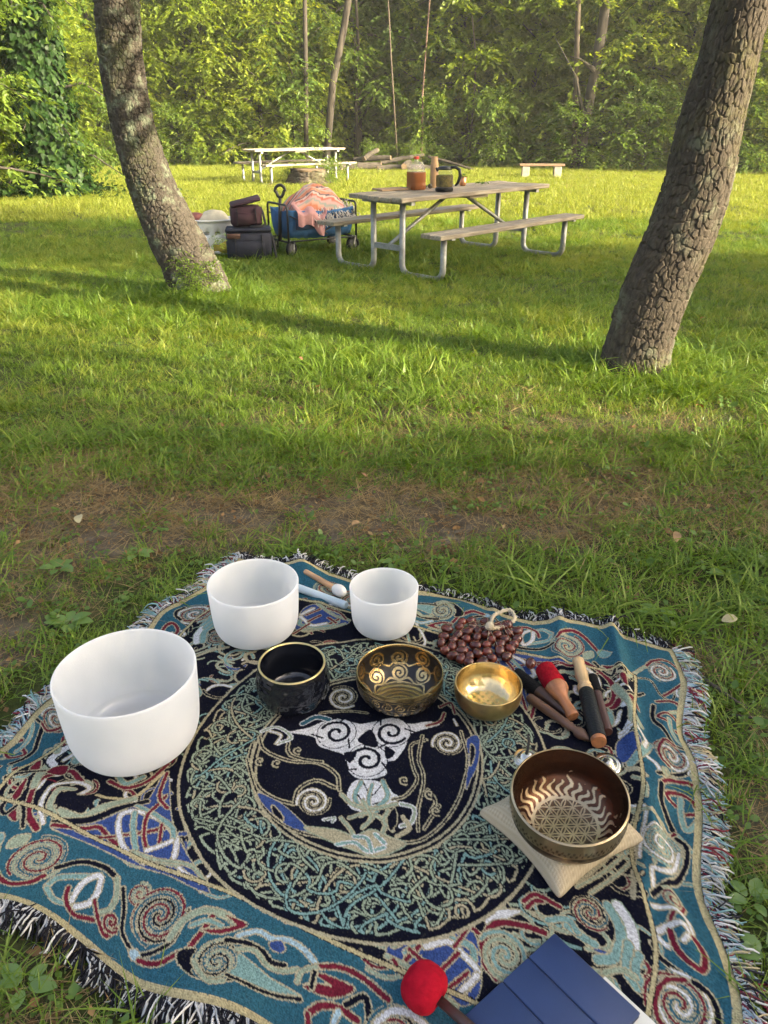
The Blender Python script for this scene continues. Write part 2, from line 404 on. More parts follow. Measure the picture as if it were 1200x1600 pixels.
def grass():
    r = np.random.default_rng(11)
    near = protos('turf_near', [
        (blades(20, .06, .085, .0058, .55, 1), M_GRASS), (blades(16, .07, .12, .0078, .6, 2, 4, droop=.9), M_GRASS), (blades(24, .07, .06, .005, .6, 3), M_GRASS),
        (blades(11, .06, .135, .0105, .75, 4, 4, droop=1.1), M_GRASS), (blades(12, .08, .09, .003, .9, 5, 3, .55, .9), M_DRY), (blades(16, .09, .07, .0028, 1.1, 6, 3, .8, .7), M_DRY),
        (herb(12, .06, .035, .022, 7), M_HERB), (herb(8, .06, .05, .034, 8), M_HERB), (litter(16, .09, .022, 9), M_LIT), (litter(10, .1, .035, 10), M_LIT), (blades(22, .07, .075, .005, .65, 31), M_GRASSY), (blades(16, .07, .10, .0065, .7, 32, 4, droop=.9), M_GRASSY)])
    X = []; Y = []; S = []; I = []
    def put(x, y, s, i): X.append(x); Y.append(y); S.append(s); I.append(i)
    vis = lambda x, y, m=1.3: (np.abs(x) < .53 * (y + .6) + m)
    # foreground, trodden verge
    def k1(x, y):
        b = bare(x, y); return np.where(in_blanket(x, y, .035), 0, vis(x, y, .7)) * (1 - .93 * smooth01(b, .14, .66)) * clear_trees(x, y)
    x, y = spread(9000, -2.9, 2.9, .3, 3.6, k1, r); n = len(x)
    lush = smooth01(y, 2.6, 3.5) + (x > .15) * smooth01(y, 1.7, 1.9) * (1 - smooth01(y, 2.3, 2.5)) * .8
    s = r.uniform(.55, 1.0, n) * (.72 + .35 * np.clip(lush, 0, 1))
    put(x, y, s, r.choice([0, 1, 2, 3, 6, 7, 4], n, p=[.27, .24, .16, .14, .09, .05, .05]))
    # dry straw over the bare soil
    def k2(x, y):
        b = bare(x, y); return np.where(in_blanket(x, y, .05), 0, vis(x, y, .7)) * (.1 + .9 * smooth01(b, .06, .25)) * (1 - .6 * smooth01(b, .5, .95))
    x, y = spread(11000, -2.9, 2.9, .4, 4.2, k2, r); n = len(x); put(x, y, r.uniform(.4, 1.0, n), r.choice([4, 5, 8, 9], n, p=[.3, .38, .2, .12]))
    x, y = spread(4200, -2.8, 2.8, .4, 3.8, lambda x, y: np.where(in_blanket(x, y, .05), 0, vis(x, y, .7)) * .6 * (1 - .75 * smooth01(bare(x, y), .5, .9)), r); n = len(x); put(x, y, r.uniform(.35, .8, n), r.choice([2, 6, 7], n))
    x, y = spread(15000, -4, 4, 2.0, 4.9, lambda x, y: np.where(in_blanket(x, y, .05), 0, vis(x, y, .7)) * .85 * verge(x, y), r); n = len(x); put(x, y, r.uniform(.5, 1.15, n), r.choice([4, 5, 8, 9], n, p=[.42, .36, .14, .08]))
    # lawn in the shade
    def k3(x, y): return vis(x, y) * (1 - .62 * verge(x, y)) * (1 - smooth01(bare(x, y), .2, .6)) * clear_trees(x, y) * (.55 + .45 * smooth01(fbm(x * 1.1, y * 1.1, 77), .35, .6))
    x, y = spread(42000, -8.5, 8.5, 3.2, 12.5, k3, r); n = len(x)
    tall = smooth01(fbm(x * .8, y * .8, 21), .4, .65)
    s = r.uniform(.5, 1.15, n) * (.66 + .5 * tall)
    put(x, y, s, np.where(fbm(x * .7 + 9, y * .7, 19) + r.normal(0, .1, n) > .57, r.choice([10, 11, 1], n), r.choice([0, 1, 2, 3, 4, 6], n, p=[.32, .28, .19, .11, .05, .05])))
    x, y = spread(34000, -6.5, 6.5, 3.0, 10.5, lambda x, y: vis(x, y, .8) * (1 - smooth01(bare(x, y), .25, .7)) * clear_trees(x, y), r); k = r.uniform(size=len(x)) > .8 * verge(x, y); x = x[k]; y = y[k]; n = len(x); put(x, y, r.uniform(.45, .95, n), np.where(fbm(x * .9, y * .9, 14) + r.normal(0, .1, n) > .56, r.choice([10, 11], n), r.choice([0, 2, 6, 5], n, p=[.40, .44, .08, .08])))
    # longer tufts at the foot of the trees and the stump
    for cx, cy, rr, m in [(-1.55, 6.9, .55, 320), (1.56, 4.65, .55, 190), (-1.9, 6.6, .9, 160), (2.3, 4.4, .8, 140)]:
        a = r.uniform(0, 2 * PI, m); d = rr * np.sqrt(r.uniform(.06, 1, m)); x = cx + d * np.cos(a); y = cy + d * np.sin(a)
        put(x, y, r.uniform(.8, 1.4, m), r.choice([1, 3, 0, 7], m, p=[.4, .25, .25, .1]))
    x = np.concatenate(X); y = np.concatenate(Y); s = np.concatenate(S); i = np.concatenate(I); n = len(x)
    scatter('lawn_grass', np.stack([x, y, gz(x, y) - .006], -1), rots(n, r), s, i, near, 'green grass blades and dry straw of the shaded lawn around the patterned blanket', 'grass')
    far = protos('turf_far', [(blades(26, .16, .085, .010, .6, 21), M_GRASS_SUNNY), (blades(22, .17, .11, .012, .6, 22), M_GRASS_SUNNY), (blades(26, .16, .06, .009, .7, 23), M_GRASS_SUNNY), (blades(16, .16, .07, .008, 1, 24, 3, .5), M_DRY)])
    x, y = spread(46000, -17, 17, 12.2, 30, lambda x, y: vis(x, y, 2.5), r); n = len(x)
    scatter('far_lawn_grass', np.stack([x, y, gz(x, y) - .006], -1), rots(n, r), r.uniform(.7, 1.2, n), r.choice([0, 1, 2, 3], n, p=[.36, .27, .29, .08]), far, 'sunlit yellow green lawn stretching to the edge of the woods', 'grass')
grass()

# ------------------------------------------------------------------ trees
def bark_mat(name, base, alt, lichen, moss, lich_amt=.5, moss_z=None):
    m, nt, out = new_mat(name); L = nt.links
    tc = nd(nt, 'ShaderNodeTexCoord')
    def noi(s, d=5, r=.6):
        n = nd(nt, 'ShaderNodeTexNoise'); n.inputs['Scale'].default_value = s; n.inputs['Detail'].default_value = d; n.inputs['Roughness'].default_value = r
        L.new(tc.outputs['Object'], n.inputs['Vector']); return n.outputs['Fac']
    c = ramp(nt, noi(22, 6), [(.3, alt), (.7, base)])
    def over(c, fac, col):
        mx = nd(nt, 'ShaderNodeMix', data_type='RGBA'); L.new(fac, mx.inputs[0]); L.new(c, mx.inputs[6]); mx.inputs[7].default_value = (*col, 1); return mx.outputs[2]
    f1 = nd(nt, 'ShaderNodeMath', operation='MULTIPLY'); L.new(ramp(nt, noi(9, 6, .7), [(.50, (0, 0, 0)), (.62, (1, 1, 1))]), f1.inputs[0]); L.new(ramp(nt, noi(2.2, 2), [(.62 - lich_amt * .3, (0, 0, 0)), (.75 - lich_amt * .25, (.85, .85, .85))]), f1.inputs[1])
    c = over(c, f1.outputs[0], lichen)
    f2 = nd(nt, 'ShaderNodeMath', operation='MULTIPLY'); L.new(ramp(nt, noi(30, 4), [(.4, (0, 0, 0)), (.6, (1, 1, 1))]), f2.inputs[0]); L.new(ramp(nt, noi(1.7, 3), [(.52, (0, 0, 0)), (.68, (.7, .7, .7))]), f2.inputs[1])
    c = over(c, f2.outputs[0], moss)
    b = nd(nt, 'ShaderNodeBsdfPrincipled'); b.inputs['Roughness'].default_value = .92; b.inputs['Specular IOR Level'].default_value = .2
    L.new(c, b.inputs['Base Color'])
    bp = nd(nt, 'ShaderNodeBump'); bp.inputs['Strength'].default_value = .35; bp.inputs['Distance'].default_value = .01; L.new(noi(110, 4, .6), bp.inputs['Height']); L.new(bp.outputs[0], b.inputs['Normal'])
    L.new(b.outputs[0], out.inputs['Surface']); return m
def worley(x, y, nx, seed):
    "F1, F2-F1 and cell id of jittered cells, wrapping in x with period nx"
    xi = np.floor(x).astype(np.int64); yi = np.floor(y).astype(np.int64)
    f1 = np.full(x.shape, 9.); f2 = np.full(x.shape, 9.); cid = np.zeros(x.shape)
    for dx in (-1, 0, 1):
        for dy in (-1, 0, 1):
            cx = xi + dx; cy = yi + dy; wx = np.mod(cx, nx)
            h = lambda k: np.mod(np.sin(wx * 127.1 + cy * 311.7 + seed * 7.3 + k * 74.7) * 43758.5453, 1.0)
            d = np.hypot(x - (cx + .1 + .8 * h(0)), y - (cy + .1 + .8 * h(1)))
            nw = d < f1
            f2 = np.where(nw, f1, np.minimum(f2, d)); cid = np.where(nw, h(2), cid); f1 = np.where(nw, d, f1)
    return f1, f2 - f1, cid
def resample(pts, rad, n):
    P_ = np.array([tuple(p) for p in pts]); m = len(P_)
    t = np.concatenate([[0], np.cumsum(np.linalg.norm(np.diff(P_, axis=0), axis=1))])
    s = np.linspace(0, t[-1], n); out = np.zeros((n, 3)); 
    # catmull-rom via cubic hermite
    tang = np.gradient(P_, t, axis=0); k = np.clip(np.searchsorted(t, s, 'right') - 1, 0, m - 2)
    h = t[k + 1] - t[k]; w = ((s - t[k]) / h)[:, None]; h = h[:, None]
    out = (2 * w**3 - 3 * w**2 + 1) * P_[k] + (w**3 - 2 * w**2 + w) * h * tang[k] + (-2 * w**3 + 3 * w**2) * P_[k + 1] + (w**3 - w**2) * h * tang[k + 1]
    return out, np.interp(s, t, rad), s
def bark_trunk(pts, rad, nu, nv, cells, cellh, depth, seed, flare=.13, lobes=5):
    Pt, R, s = resample(pts, rad, nv)
    T = np.gradient(Pt, axis=0); T /= np.linalg.norm(T, axis=1)[:, None]
    X = np.cross(T, np.array([0, 1., 0])); X /= np.linalg.norm(X, axis=1)[:, None]; Yv = np.cross(T, X)
    th = np.linspace(0, 2 * PI, nu, endpoint=False)
    TH, S = np.meshgrid(th, s)
    gx = TH / (2 * PI) * cells; wob = (fbm(S * 6, TH * 3 * 0 + S * 2, seed) - .5) * .6
    f1, d21, cid = worley(gx + wob + .35 * (vnoise(gx * 2, S / cellh * 1.5, seed) - .5), S / cellh + .3 * (vnoise(gx, S / cellh * 2, seed + 3) - .5), cells, seed)
    plate = smooth01(d21, .03, .17)
    g1, e21, _ = worley(gx * 2.0, S / cellh * 1.6, cells * 2, seed + 9)
    disp = depth * (plate * (.35 + .9 * cid) + .14 * smooth01(e21, 0, .2) + .3 * (fbm(gx * 1.5, S / cellh * 2, seed + 5) - .5))
    low = np.exp(-(S - S.min()) / .17)
    RR = R[:, None] * (1 + flare * low * (1 + .5 * np.cos(lobes * TH + seed)) + .05 * np.cos(2 * TH + S * 1.3) + .03 * np.cos(3 * TH - S * 2)) + disp - depth * .7
    V = Pt[:, None, :] + RR[..., None] * (np.cos(TH)[..., None] * X[:, None, :] + np.sin(TH)[..., None] * Yv[:, None, :])
    i = np.arange(nu * nv).reshape(nv, nu); j = np.roll(i, -1, 1)
    Fq = np.stack([i[:-1], j[:-1], j[1:], i[1:]], -1).reshape(-1, 4)
    return V.reshape(-1, 3), Fq

def leaves(Pp, D, Nn, L, W, r):
    "kite leaves: base points, directions, normals -> (V,F)"
    n = len(Pp); D = D / np.linalg.norm(D, axis=1)[:, None]
    S = np.cross(D, Nn); S /= np.maximum(1e-6, np.linalg.norm(S, axis=1))[:, None]; N2 = np.cross(S, D)
    L = L[:, None]; W = W[:, None]
    m = Pp + D * L * .42
    V = np.stack([Pp, m + S * W * .5 + N2 * L * .06, Pp + D * L - N2 * L * .1, m - S * W * .5 + N2 * L * .06], 1).reshape(-1, 3)
    return V, np.arange(4 * n).reshape(n, 4)
def leafy(seed, H, R, base, limbs, twigs, lpt, ll, tr=.06, droop=.25, lean=(0, 0), shape='round', flat=.6):
    "branching tree or shrub: trunk+limb mesh and leaf mesh; leaves hang in sprays gathered in clumps"
    r = np.random.default_rng(seed); mb = MB()
    ctr = lambda t: Vector((lean[0] * t * t + .12 * math.sin(t * 5 + seed), lean[1] * t * t + .1 * math.sin(t * 4 + 2 * seed), H * t))
    mb.tube([ctr(t) for t in np.linspace(0, .97, 9)], [tr * (1.15 - t) + .008 for t in np.linspace(0, .97, 9)], 7)
    PT = []; PD = []; PN = []
    for i in range(limbs):
        t = base + (1 - base) * ((i + r.uniform()) / limbs); t = min(t, .97)
        az = i * 2.399 + r.uniform(-.5, .5); q = (t - base) / (1 - base)
        prof = {'round': math.sqrt(max(.02, 1 - (2 * q - .9) ** 2 * .9)), 'cone': 1.05 - .85 * q, 'vase': .45 + .55 * q, 'wall': .95 - .35 * q}[shape]
        Ln = R * prof * r.uniform(.5, 1.2); p0 = ctr(t); d = Vector((math.cos(az), math.sin(az), r.uniform(-.05, 1.0))).normalized(); dp = droop * r.uniform(.2, 1.6)
        f = lambda s: p0 + d * Ln * s + Vector((0, 0, -dp * Ln * s * s))
        mb.tube([f(s) for s in (0, .25, .5, .75, 1)], [tr * .42 * (1 - .85 * s) * (1.1 - t * .6) + .004 for s in (0, .25, .5, .75, 1)], 4, False)
        for k in range(twigs):
            s = 1 - r.uniform() ** 1.4 * .85; c = f(s) + Vector(r.normal(0, 1, 3) * np.array([.2, .2, .16]) * (.5 + .25 * R)); a2 = r.uniform(0, 2 * PI)
            td = Vector((math.cos(a2), math.sin(a2), r.uniform(-.6, .25))); sd = Vector((-td.y, td.x, 0)); tl = ll * r.uniform(2.4, 5.0); nn = Vector((r.normal(0, .35), r.normal(0, .35), 1)) + td * .35
            for j in range(lpt):
                w = (j + .5) / lpt; sg = 1 if j % 2 else -1
                PT.append(c + td * tl * w + Vector((0, 0, -.35 * tl * w * w))); PD.append(sd * sg * (1.1 - w) + td * (.5 + w) + Vector((0, 0, -.3))); PN.append(nn)
    A = lambda q: np.array([tuple(p) for p in q])
    n = len(PT); Pp = A(PT) + r.normal(0, .02, (n, 3)); D = A(PD) + r.normal(0, .22, (n, 3)); Nn = A(PN) + r.normal(0, flat * .6, (n, 3))
    L = ll * r.uniform(.65, 1.25, n); Pp[:, 2] = np.maximum(Pp[:, 2], .03)
    return mb.mesh('tree_trunk'), np_mesh('tree_crown', *leaves(Pp, D, Nn, L, L * r.uniform(.45, .68, n), r), smooth=False)

M_BARK1 = bark_mat('scaly_bark_lichen', (.092, .079, .063), (.045, .038, .031), (.175, .205, .14), (.085, .10, .035), .8)
M_BARK2 = bark_mat('furrowed_bark', (.090, .074, .056), (.042, .035, .027), (.15, .16, .11), (.10, .095, .03), .55)
M_BARKF = P('woodland_bark', (.05, .042, .031), .9, noise=.35, nscale=9, bump=.6, bscale=25, stretch=(1, 1, .3))
M_BARKP = P('pale_bark', (.07, .054, .036), .9, noise=.25, nscale=9, bump=.4, bscale=25, stretch=(1, 1, .3))
M_LEAF_A = leaf_mat('leaf_sun_tint', (.13, .195, .018), (.21, .29, .03), .58, .015, (.32, .37, .055))  # colour brightened to carry sunlight on the front saplings
M_LEAF_B = leaf_mat('leaf_mid', (.085, .155, .02), (.135, .215, .03), .5, .015, (.20, .28, .045))  # albedo raised to bring more light into the wood
M_LEAF_C = leaf_mat('leaf_deep', (.08, .145, .024), (.125, .20, .036), .55, .01, (.18, .255, .05))  # deep leaves also lightened in colour against the wood's shade
M_IVY = leaf_mat('ivy_leaf', (.012, .034, .008), (.024, .055, .012), .2, .01, (.045, .085, .018))  # ivy is dark by nature, darkened further in colour for shade

def near_tree(name, label, path, mat, nu, nv, cells, cellh, depth, seed, crown_top):
    pts = [at_y(px, py, Y) for px, py, w, Y in path]
    rad = [w / 2 / FPX * (Y * math.cos(PITCH) - (at_y(px, py, Y).z - CAM_H) * math.sin(PITCH)) for px, py, w, Y in path]
    b = pts[0].copy(); root = empty(name, (b.x, b.y, 0), 0, label, 'tree')
    pts = [p - Vector((b.x, b.y, 0)) for p in pts]; pts[0].z = -.12
    me = np_mesh('trunk', *bark_trunk(pts, rad, nu, nv, cells, cellh, depth, seed), smooth=True)
    link('trunk', me, mat, root)
    # upper stem and limbs above the picture
    e = pts[-1]; d = (pts[-1] - pts[-2]).normalized(); mb = MB(); r = np.random.default_rng(seed)
    ct = Vector(crown_top); up = [e - d * .1, e + d * .9, e + (ct - e) * .45 + d * .5, ct]
    mb.tube(up, [rad[-1] * .93, rad[-1] * .85, rad[-1] * .55, .04], 14)
    PT = []; PD = []
    for i in range(26):
        t = .18 + .8 * i / 26; az = i * 2.399; k = t * 3; a = up[min(2, int(k))]; c = up[min(3, int(k) + 1)]; p0 = a.lerp(c, k - int(k))
        Ln = (3.4 - 1.6 * t) * r.uniform(.6, 1.1); dd = Vector((math.cos(az), math.sin(az), r.uniform(.15, .6)))
        mb.tube([p0, p0 + dd * Ln * .5, p0 + dd * Ln - Vector((0, 0, .2 * Ln))], [.06 * (1.2 - t), .035, .01], 6, False)
        for q in range(60):
            s = r.uniform(.25, 1.05); p = p0 + dd * Ln * s - Vector((0, 0, .2 * Ln * s * s)) + Vector(r.normal(0, .3, 3))
            for z in range(5): PT.append(tuple(p + Vector(r.normal(0, .12, 3)))); PD.append(tuple(r.normal(0, 1, 3)))
    mb.build('limb', mat, root)
    n = len(PT); L = .13 * r.uniform(.7, 1.2, n)
    V, Fq = leaves(np.array(PT), np.array(PD) + [0, 0, -.3], np.array([0, 0, 1.]) + r.normal(0, .5, (n, 3)), L, L * .5, r)
    zmin = 3.4 - 0.0
    keep = V[Fq[:, 0], 2] > zmin
    Fq = Fq[keep]; used = np.unique(Fq); mp = np.zeros(len(V), int); mp[used] = np.arange(len(used))
    link('crown', np_mesh('crown', V[used], mp[Fq], smooth=False), M_LEAF_B, root)
    return root
YL = 7.05; YR = 4.72
near_tree('curved_tree', 'lichen-covered tree trunk curving up to the left beside the laundry basket',
    [(322, 470, 84, YL), (300, 420, 82, YL), (270, 362, 78, YL), (237, 290, 71, YL), (212, 215, 66, YL), (195, 140, 67, YL), (186, 70, 69, YL), (182, 0, 71, YL), (182, -70, 73, YL)],
    M_BARK1, 300, 680, 38, .044, .017, 3, (.4, -.3, 7.5))
near_tree('leaning_tree', 'rough-barked tree trunk leaning to the right, nearest tree to the blanket',
    [(988, 585, 98, YR), (1003, 520, 93, YR), (1026, 450, 96, YR), (1060, 370, 98, YR), (1088, 290, 98, YR), (1108, 200, 95, YR), (1136, 100, 87, YR), (1160, 0, 87, YR), (1178, -80, 86, YR)],
    M_BARK2, 300, 680, 40, .060, .0125, 8, (.9, .3, 7.2))

# ---- prototypes for the wood
def tree_proto(name, seed, leafm, barkm, **k):
    tm, cm = leafy(seed, **k); tm.materials.append(barkm); cm.materials.append(leafm)
    return (tm, cm)
PR = {
 'sap1': tree_proto('a', 1, M_LEAF_A, M_BARKF, H=5.2, R=1.9, base=.03, limbs=42, twigs=32, lpt=11, ll=.13, tr=.045, shape='round'),
 'sap2': tree_proto('b', 2, M_LEAF_A, M_BARKF, H=6.5, R=2.2, base=.04, limbs=46, twigs=32, lpt=11, ll=.135, tr=.055, shape='wall', droop=.35),
 'shrub': tree_proto('c', 3, M_LEAF_B, M_BARKF, H=2.6, R=1.7, base=.03, limbs=28, twigs=22, lpt=9, ll=.12, tr=.025, shape='round'),
 'mid1': tree_proto('d', 4, M_LEAF_B, M_BARKF, H=9.0, R=2.9, base=.06, limbs=50, twigs=32, lpt=10, ll=.165, tr=.12, shape='wall', droop=.3),
 'mid2': tree_proto('e', 5, M_LEAF_C, M_BARKF, H=10.0, R=3.1, base=.10, limbs=50, twigs=32, lpt=10, ll=.165, tr=.15, shape='wall', droop=.3, lean=(.6, .2)),
 'brush': tree_proto('g', 7, M_LEAF_B, M_BARKF, H=1.3, R=1.3, base=.02, limbs=22, twigs=16, lpt=8, ll=.085, tr=.012, shape='vase', flat=.8),
 'tall': tree_proto('f', 6, M_LEAF_C, M_BARKF, H=15.0, R=4.0, base=.28, limbs=46, twigs=30, lpt=9, ll=.24, tr=.22, shape='round', droop=.25, lean=(.8, .3)),
}
def plant_tree(kind, name, x, y, s, rz, label, cat='tree', group=None, sz=None, leafm=None):
    root = empty(name, (x, y, -.03 + float(gz(np.array(x), np.array(y)))), rz, label, cat, group); root.scale = (s, s, sz or s)
    link('trunk', PR[kind][0], None, root); link('crown', PR[kind][1], None, root)
    return root
def edge_y(x):
    return float(np.interp(x, [-16, -9, -4, 0, 4, 8, 12, 16], [23, 26.5, 27.2, 27.0, 25.5, 23.8, 22.5, 21.5]))
FRONT = [  # kind, x, dy, scale, label
 ('sap2', -11.6, .4, 1.0, 'bright leafy sapling at the wood edge, leftmost behind the ivy-clad trunk'),
 ('sap1', -9.6, .3, 1.1, 'sunlit sapling just right of the ivy-clad trunk at the wood edge'),
 ('sap2', -7.6, .6, .95, 'glowing yellow green sapling seen left of the curved trunk'),
 ('sap1', -5.7, .2, 1.1, 'sunlit yellow green sapling seen right of the curved trunk'),
 ('sap2', -3.9, .5, .92, 'layered sunlit sapling behind the left end of the far picnic table'),
 ('sap1', -2.0, .7, .9, 'sapling with flat sprays behind the right half of the far picnic table'),
 ('mid1', .3, 1.4, .72, 'shady broadleaf tree behind the log pile'),
 ('sap2', 2.6, 1.0, .95, 'soft green sapling behind the brown jug and kettle'),
 ('sap1', 4.6, .8, 1.1, 'green sapling behind the low plank bench'),
 ('sap2', 6.6, .6, .95, 'leafy sapling just right of the low plank bench'),
 ('sap1', 8.6, .5, 1.15, 'dark leafy sapling seen left of the leaning trunk'),
 ('sap2', 10.8, .4, 1.0, 'sunlit sapling at the wood edge right of the leaning trunk'),
 ('sap1', 13.0, .4, 1.1, 'outermost leafy sapling at the right end of the wood edge'),
]
rr_ = np.random.default_rng(5)
for kind, x, dy, s, lab in FRONT:
    plant_tree(kind, 'sapling' if kind != 'mid1' else 'broadleaf_tree', x, edge_y(x) + dy * 1.6 + (.4 if x > 0 else -.3) + rr_.uniform(-.5, .8), s * rr_.uniform(.8, 1.15), rr_.uniform(0, 6.28), lab, 'tree', 'saplings along the edge of the wood')
SH = [(-10.6, 'low shrub at the foot of the leftmost saplings'), (-8.4, 'low sunlit shrub between curved trunk and ivy-clad trunk'), (-6.6, 'rounded shrub behind the curved trunk'), (-4.8, 'rounded bush left of the far picnic table'),
      (-2.9, 'dark bush directly behind the far picnic table'), (1.5, 'bush behind the brown jug'), (3.4, 'bush left of the low plank bench'), (5.6, 'bush right behind the low plank bench'), (7.6, 'shadowed bush left of the leaning trunk'), (9.8, 'bush right of the leaning trunk'), (11.9, 'outermost bush at the right edge of the lawn')]
for x, lab in SH:
    plant_tree('shrub', 'shrub', x, edge_y(x) + .5, rr_.uniform(.65, 1.0), rr_.uniform(0, 6.28), lab, 'shrub', 'bushes along the edge of the wood', sz=rr_.uniform(.6, .95))
lab2 = 'leafy woodland tree deep in the shade, merging into the wall of green'
row = 0
for dy, step, kinds, sc in [(3.2, 2.5, ['mid1', 'mid2', 'sap2'], (.85, 1.15)), (6.8, 3.0, ['mid2', 'mid1'], (1.0, 1.3)), (11.0, 3.4, ['mid2', 'mid1', 'tall'], (1.1, 1.4)), (17, 4.4, ['tall', 'mid2'], (1.2, 1.5)), (25, 5.0, ['mid1', 'mid2'], (1.3, 1.7)), (34, 5.5, ['mid1', 'mid2'], (1.5, 1.9))]:
    x = -15 - dy * .6 + (row % 2) * 1.2
    while x < 16 + dy * .6:
        plant_tree(kinds[int(rr_.integers(len(kinds)))], 'woodland_tree', x + rr_.uniform(-.7, .7), edge_y(max(-16, min(16, x))) + dy + rr_.uniform(-.9, .9), rr_.uniform(*sc), rr_.uniform(0, 6.28), lab2, 'tree', 'trees deep in the wood')
        x += step * rr_.uniform(.85, 1.15)
    row += 1
# single stems that stand out against the leaves
def stem(name, label, path, w0, w1, Y, mat, extra=()):
    pts = [at_y(px, py, Y) for px, py in path]; b = pts[0].copy(); b.z = 0
    root = empty(name, b, 0, label, 'tree'); k = Y / FPX * .95
    top = pts[-1] + (pts[-1] - pts[-2]).normalized() * 4.5
    P2 = [p - b for p in pts] + [top - b]; P2[0].z = -.1; m = len(P2)
    mb = MB(); mb.tube(P2, [(w0 + (w1 - w0) * i / (m - 1)) * k / 2 for i in range(m)], 9); mb.build('trunk', mat, root)
    for br in extra:
        q = [at_y(px, py, Y - .2) - b for px, py in br]; MB().tube(q, [w1 * k * .3, w1 * k * .12, .01][:len(q)] if len(q) == 3 else w1 * k * .2, 6).build('branch', mat, root)
    return root
stem('woodland_tree', 'stout shaded trunk leaning right above the low plank bench', [(906, 268), (912, 205), (928, 120), (942, 40), (948, -10)], 16, 13, 25.2, M_BARKF, [[(912, 190), (900, 120), (868, 60)], [(930, 110), (905, 92), (890, 88)]])
stem('woodland_tree', 'pale trunk rising behind the stout shaded trunk at the top', [(897, 262), (899, 160), (902, 60), (904, -10)], 8, 7, 25.2, M_BARKP)
stem('dead_sapling', 'thin pale bare sapling left of the brown jug', [(622, 250), (616, 170), (611, 90), (608, 30), (606, -5)], 2.8, 2, 26.3, M_BARKP)
stem('dead_sapling', 'thin leaning bare sapling right of the brown jug', [(735, 190), (742, 130), (744, 90), (740, 50)], 3.2, 2, 26.8, M_BARKP)
stem('dead_sapling', 'short reddish bare stem behind the kettle', [(657, 250), (660, 200), (660, 150), (663, 110)], 3.6, 2, 26.6, P('reddish_bark', (.12, .075, .05), .9, noise=.3, nscale=12))
stem('woodland_tree', 'slanting dark trunk above the right half of the far picnic table', [(508, 255), (520, 130), (530, 80), (538, 40), (545, -5)], 11, 9, 27, M_BARKF)
stem('woodland_tree', 'slim dark trunk above the middle of the far picnic table', [(478, 250), (478, 130), (477, 60), (476, -5)], 7, 6, 27, M_BARKF)

for path, w, Y, lab in [([(560, 256), (556, 160), (560, 70), (556, -5)], 6, 27.4, 'slim dark trunk right of the far picnic table'), ([(288, 258), (292, 170), (286, 80), (292, -5)], 6, 27.6, 'slim trunk among sunlit leaves right of the curved tree')]:
    stem('woodland_tree', lab, path, w * .8, w * .6, Y + .8, M_BARKF, [[(path[1][0], path[1][1]), (path[1][0] + 14, path[1][1] - 30), (path[1][0] + 40, path[1][1] - 45)], [(path[2][0], path[2][1] + 10), (path[2][0] - 12, path[2][1] - 20), (path[2][0] - 36, path[2][1] - 30)]])

